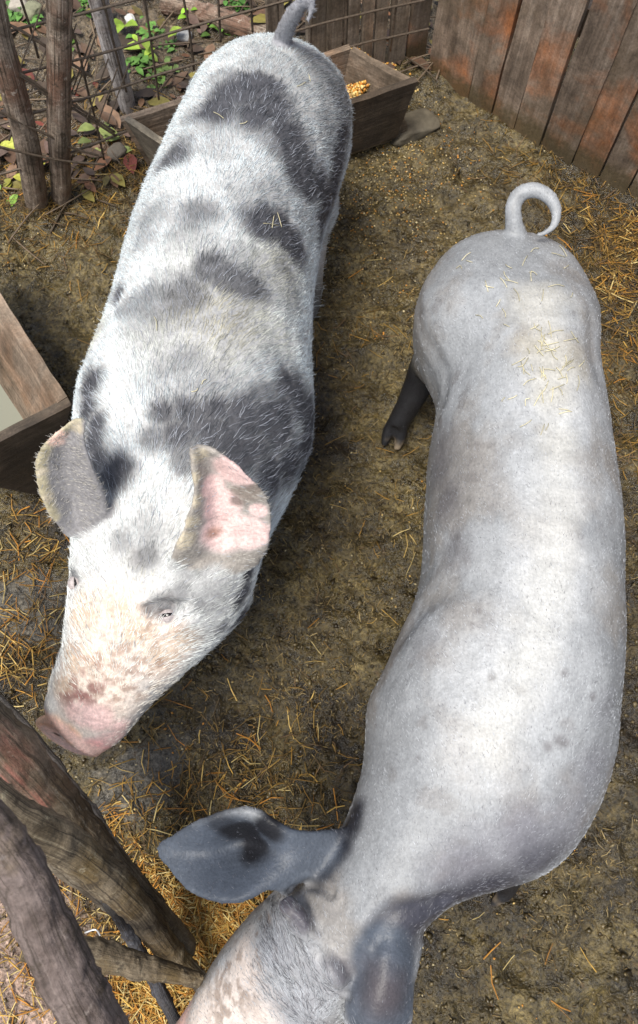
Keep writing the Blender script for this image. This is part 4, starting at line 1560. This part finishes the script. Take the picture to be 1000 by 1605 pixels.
LITTER = np.array([[.20, .12, .03], [.30, .19, .05], [.12, .075, .025], [.08, .055, .025], [.34, .19, .04], [.16, .10, .05]])


def spots(items):
    out = []
    for (u, v, ru, n) in items:
        c = P(u, v, 0)
        r = ru * 2.0 / FPX
        out.append(np.stack([rng.normal(c[0], r, n), rng.normal(c[1], r, n)], 1))
    return np.concatenate(out)


# trodden fibres everywhere in the pen
n = 85000
xy = np.stack([rng.uniform(-1.4, 1.35, n), rng.uniform(-.8, 2.2, n)], 1)
p3 = np.concatenate([xy, np.zeros((n, 1))], 1)
keep = (rng.uniform(0, 1, n) < .15 + 1.3 * sstep(.42, .62, fbm(p3, 4, 63, 3)) * (1 - .7 * sstep(1.2, 1.7, xy[:, 1]))) & (bare_mask(xy) < .4)
xy = xy[keep]
straws('trodden_straw', xy, .001, rng.uniform(.004, .016, len(xy)) * rng.choice([1, 1, 1, 2.4], len(xy)), rng.uniform(.0006, .0015, len(xy)), BROWN, 'dark trodden straw bits pressed into the mud', 'straw', .22, .3)
xy = spots([(330, 1450, 45, 900), (300, 1500, 36, 500), (250, 1570, 45, 700), (420, 1440, 30, 260), (240, 1400, 24, 160), (200, 1500, 55, 260), (330, 1290, 60, 60), (340, 1230, 50, 22), (240, 1240, 60, 16),
            (120, 1500, 90, 110), (30, 1560, 60, 90), (50, 850, 40, 50), (20, 1000, 30, 60), (60, 1060, 30, 30), (100, 950, 60, 16), (170, 1320, 30, 70), (20, 1400, 50, 50),
            (975, 450, 36, 60), (990, 380, 26, 70), (975, 560, 36, 25), (920, 340, 40, 16), (500, 1270, 30, 14), (560, 450, 90, 14), (580, 900, 90, 10), (420, 1090, 60, 14),
            (730, 1520, 70, 9), (900, 1450, 90, 6), (30, 240, 80, 25), (150, 300, 80, 30), (280, 270, 60, 25)])
straws('loose_straw', xy, .006, rng.uniform(.02, .085, len(xy)), rng.uniform(.0008, .0019, len(xy)), GOLD, 'golden loose straw lying in drifts on the mud', 'straw', .2, .12)
xy = spots([(960, 450, 50, 500), (985, 380, 30, 420), (960, 560, 50, 300), (985, 700, 40, 140), (920, 330, 50, 220), (870, 280, 50, 120), (800, 240, 60, 90), (150, 310, 90, 700), (280, 270, 60, 500), (40, 320, 70, 500), (230, 250, 60, 300),
            (70, 870, 50, 160), (40, 1020, 40, 130), (330, 1290, 70, 160), (420, 1280, 60, 160), (350, 1180, 90, 120), (470, 1200, 60, 110), (560, 560, 70, 90), (590, 800, 80, 60), (180, 1330, 40, 200), (210, 1400, 30, 160)])
straws('stable_litter', xy, .005, rng.uniform(.012, .075, len(xy)), rng.uniform(.0007, .0017, len(xy)), LITTER, 'brown rotting straw litter along the fences', 'straw', .3, .2)
n = 15000
xy = np.stack([rng.uniform(-1.3, 1.3, n), rng.uniform(-.75, 2.0, n)], 1)
p3 = np.concatenate([xy, np.zeros((n, 1))], 1)
keep = (rng.uniform(0, 1, n) < .1 + 1.1 * sstep(.45, .62, fbm(p3, 7, 163, 3)) * (1 - .6 * sstep(1.2, 1.7, xy[:, 1]))) & (bare_mask(xy) < .4) & (side(xy, FA, FB) < -.02) & (side(xy, WA, WB) < 0.02)
xy = xy[keep]
pts = np.concatenate([xy, (ground_z(xy) + .001)[:, None]], 1)
grains('mud_clods', pts, 'small wet clods of churned mud all over the pen floor', 'mud', np.array([[.06, .044, .018], [.09, .066, .027], [.12, .09, .04], [.04, .028, .012], [.15, .115, .055]]), (.003, .0085), mat='clod')
# grain scattered by the trough
a = spots([(620, 250, 60, 300), (580, 330, 60, 200), (640, 330, 90, 200), (700, 230, 60, 100), (560, 480, 90, 100), (620, 800, 120, 60), (250, 1180, 60, 40), (180, 1190, 40, 16), (650, 1500, 40, 14), (800, 1500, 120, 40), (50, 400, 60, 40)])
pts = np.concatenate([a, (ground_z(a) + .003)[:, None]], 1)
grains('spilled_grain', pts, 'yellow grain spilled over the mud before the trough', 'grain', np.array([[.62, .45, .18], [.55, .36, .12], [.66, .55, .32], [.62, .28, .05], [.40, .32, .18]]), (.0022, .0042))

# leaves beyond the wire
n = 850
s = rng.uniform(-1.0, 2.3, n)
d = np.abs(rng.normal(0, .5, n)) + .02
base = np.array([*FA])[None] + s[:, None] * fd[:2] + d[:, None] * fn[:2]
LC = np.array([[.20, .11, .06], [.25, .14, .08], [.16, .09, .055], [.30, .18, .11], [.30, .14, .07], [.28, .22, .06], [.22, .14, .11], [.36, .30, .07], [.12, .08, .055], [.24, .06, .04], [.18, .12, .09], [.13, .09, .06]])
half = [(0, 0), (.18, .16), (.45, .24), (.75, .15), (1.0, 0), (.75, -.15), (.45, -.24), (.18, -.16)]
mid_ = [(.3, 0), (.65, 0)]
LV = np.array(half + mid_)
LF = np.array([[0, 1, 8, 8], [1, 2, 9, 8], [2, 3, 4, 9], [0, 8, 7, 7], [8, 9, 6, 7], [9, 4, 5, 6]])
Vs, Fs, Cs = [], [], []
gz = ground_z(base)
for k in range(n):
    L = random.uniform(.025, .10)
    th = random.uniform(0, 6.28)
    q = LV * L
    z = .004 + .25 * np.abs(q[:, 1]) * random.uniform(.2, 1.6) + random.uniform(0, .012) + q[:, 0] * random.uniform(-.1, .35)
    x = q[:, 0] * math.cos(th) - q[:, 1] * math.sin(th) + base[k, 0]
    y = q[:, 0] * math.sin(th) + q[:, 1] * math.cos(th) + base[k, 1]
    Vs.append(np.stack([x, y, z + gz[k]], 1))
    for f in LF:
        f = list(dict.fromkeys(f.tolist()))
        Fs.append(tuple(i + k * 10 for i in f))
    Cs.append(np.tile(LC[random.randrange(12)] * random.uniform(.3, .85), (10, 1)))
lm = MB()
lm.add(np.concatenate(Vs), Fs, None, np.concatenate(Cs))
tag(lm.build('fallen_leaves', M['tint'], col=True), 'brown and yellow fallen leaves beyond the wire fence', 'leaves', kind='stuff')

# low weeds beyond the wire
wm_ = MB()


def weed(c, nl, size, col):
    V, F, Cc = [], [], []
    for k in range(nl):
        th = random.uniform(0, 6.28)
        L = size * random.uniform(.5, 1.2)
        h = random.uniform(.2, .9)
        o_ = c + np.array([random.gauss(0, size * .7), random.gauss(0, size * .7), random.uniform(0, size * .7)])
        q = LV * L * [1, 1.35]
        x = q[:, 0] * math.cos(th) - q[:, 1] * math.sin(th)
        y = q[:, 0] * math.sin(th) + q[:, 1] * math.cos(th)
        z = q[:, 0] * h - q[:, 0] ** 2 / L * .5 + np.abs(q[:, 1]) * .3
        wm_.add(np.stack([x, y, z], 1) + o_, [tuple(dict.fromkeys(f.tolist())) for f in LF], None, np.tile(np.array(col) * random.uniform(.6, 1.4), (10, 1)))


for (u, v, n_, sz, col) in [(230, 45, 26, .03, (.10, .22, .04)), (215, 95, 36, .028, (.09, .20, .035)), (265, 60, 26, .025, (.09, .20, .04)), (40, 30, 30, .03, (.09, .21, .04)), (15, 15, 24, .03, (.10, .22, .05)),
                            (305, 10, 14, .05, (.22, .42, .03)), (375, 5, 30, .03, (.07, .18, .03)), (240, 120, 20, .026, (.11, .20, .04)), (130, 10, 16, .03, (.08, .2, .03)), (345, 40, 14, .03, (.1, .2, .03)),
                            (265, 105, 14, .03, (.12, .18, .05)), (20, 230, 5, .06, (.42, .44, .08)), (40, 282, 6, .04, (.35, .34, .05)), (160, 220, 8, .05, (.20, .24, .07)), (195, 52, 6, .05, (.25, .38, .04)),
                            (225, 75, 5, .05, (.24, .34, .04)), (5, 300, 6, .04, (.2, .34, .05)), (110, 60, 10, .03, (.1, .18, .03))]:
    p_ = P(u, v, .05)
    p_[2] = ground_z(p_[None, :2])[0]
    weed(p_, n_, sz, col)
for (u, v, z) in ((482, 30, .62), (466, 38, .60), (618, 18, .35), (622, 30, .33)):
    weed(P(u, v - 40, z - .15) if z < .5 else P(u, v - 30, .25), 4, .04, (.48, .44, .05))
tag(wm_.build('weeds', M['tint'], col=True), 'low green weeds and seedlings growing beyond the wire fence', 'weeds', kind='stuff')

# twigs and a fallen branch beyond the wire, clods and pebbles
tw = MB()
for k in range(260):
    s_, d_ = random.uniform(-1.0, 1.6), random.uniform(-.06, .7) ** 1
    c = np.array([*FA, 0]) + fd * s_ + fn * d_
    th = random.gauss(.3, .9)
    L = random.uniform(.05, .28)
    z = ground_z(c[None, :2])[0] + .012
    v_ = np.array([math.cos(th), math.sin(th), random.uniform(-.05, .25)]) * L / 2
    c[2] = z
    g_ = random.uniform(.5, 1.4)
    tw.tube([c - v_, c + [0, random.uniform(-.01, .01), .004], c + v_], [.003, .0026, .0015], 5, 7, col=(.14 * g_, .10 * g_, .065 * g_))
tag(tw.build('twigs', M['tint'], col=True), 'thin dry twigs strewn along the foot of the wire fence', 'twigs', kind='stuff')
pb_ = [P(255, 6, .05), P(300, 14, .05), P(350, 32, .05), P(420, 55, .05)]
limb('branch', pb_, [.028, .03, .03, .026], M['post'], 'dark fallen branch on the leaf litter beyond the wire fence', 'branch', 44, .2)
for k, (u, v, r, c) in enumerate([(33, 18, .03, 'pale round stone among the weeds at the top left corner'), (54, 29, .034, 'larger mossy stone beside the pale round stone'),
                                  (205, 33, .02, 'small white stone in the leaves right of the whitish post'), (290, 60, .024, 'small grey stone under the fallen branch'),
                                  (185, 243, .03, 'flat grey stone leaning by the corner of the feed trough')]):
    q = P(u, v, .03)
    q[2] = ground_z(q[None, :2])[0] + r * .4
    stone('stone', q, r, r * .8, r * .6, k, mat_plain('pebble%d' % k, [(.4, .36, .3), (.22, .22, .14), (.6, .58, .55), (.3, .3, .3), (.13, .11, .085)][k], .7, 0, 50, .3, .4), c, 60 + k)
q = P(802, 1386, .02)
stone('stone', q, .02, .013, .014, .8, mat_plain('pebble_pale', (.5, .45, .38), .6, 0, 50, .3, .3), 'small pale stone in the wet mud beside the front hoof of the grey pig', 71)

# wisps lying on the grey pig's back


def wisps(name, target, items, label):
    b = bvh_of(target)
    mb = MB()
    for (u, v, r, n) in items:
        for k in range(n):
            uu, vv = random.gauss(u, r), random.gauss(v, r)
            p0, d0 = hit(b, uu, vv)
            th = random.uniform(0, 6.28)
            L = random.uniform(8, 26)
            p2, d2 = hit(b, uu + L * math.cos(th), vv + L * math.sin(th))
            p1, d1 = hit(b, uu + L * .5 * math.cos(th) + random.gauss(0, 2), vv + L * .5 * math.sin(th) + random.gauss(0, 2))
            if p0 is None or p1 is None or p2 is None or abs(d0 - d2) > .05:
                continue
            u_ = np.array([0, 0, .004])
            g_ = random.uniform(.7, 1.2)
            mb.tube([p0 + u_ * .5, p1 + u_, p2 + u_ * .5], [.0007] * 3, 5, 7, col=(.62 * g_, .56 * g_, .36 * g_))
    return tag(mb.build(name, M['tint'], col=True), label, 'straw', kind='stuff')


wisps('straw_wisps', pig_b, [(860, 560, 28, 40), (770, 440, 40, 14), (850, 640, 20, 12), (905, 410, 20, 5), (850, 450, 40, 10)], 'pale straw wisps lying on the rump of the grey pig')
wisps('straw_wisps', pig_a, [(475, 120, 10, 2), (360, 205, 20, 2), (440, 330, 30, 3), (330, 560, 40, 3)], 'single straw wisps caught in the coat of the patchy pig')
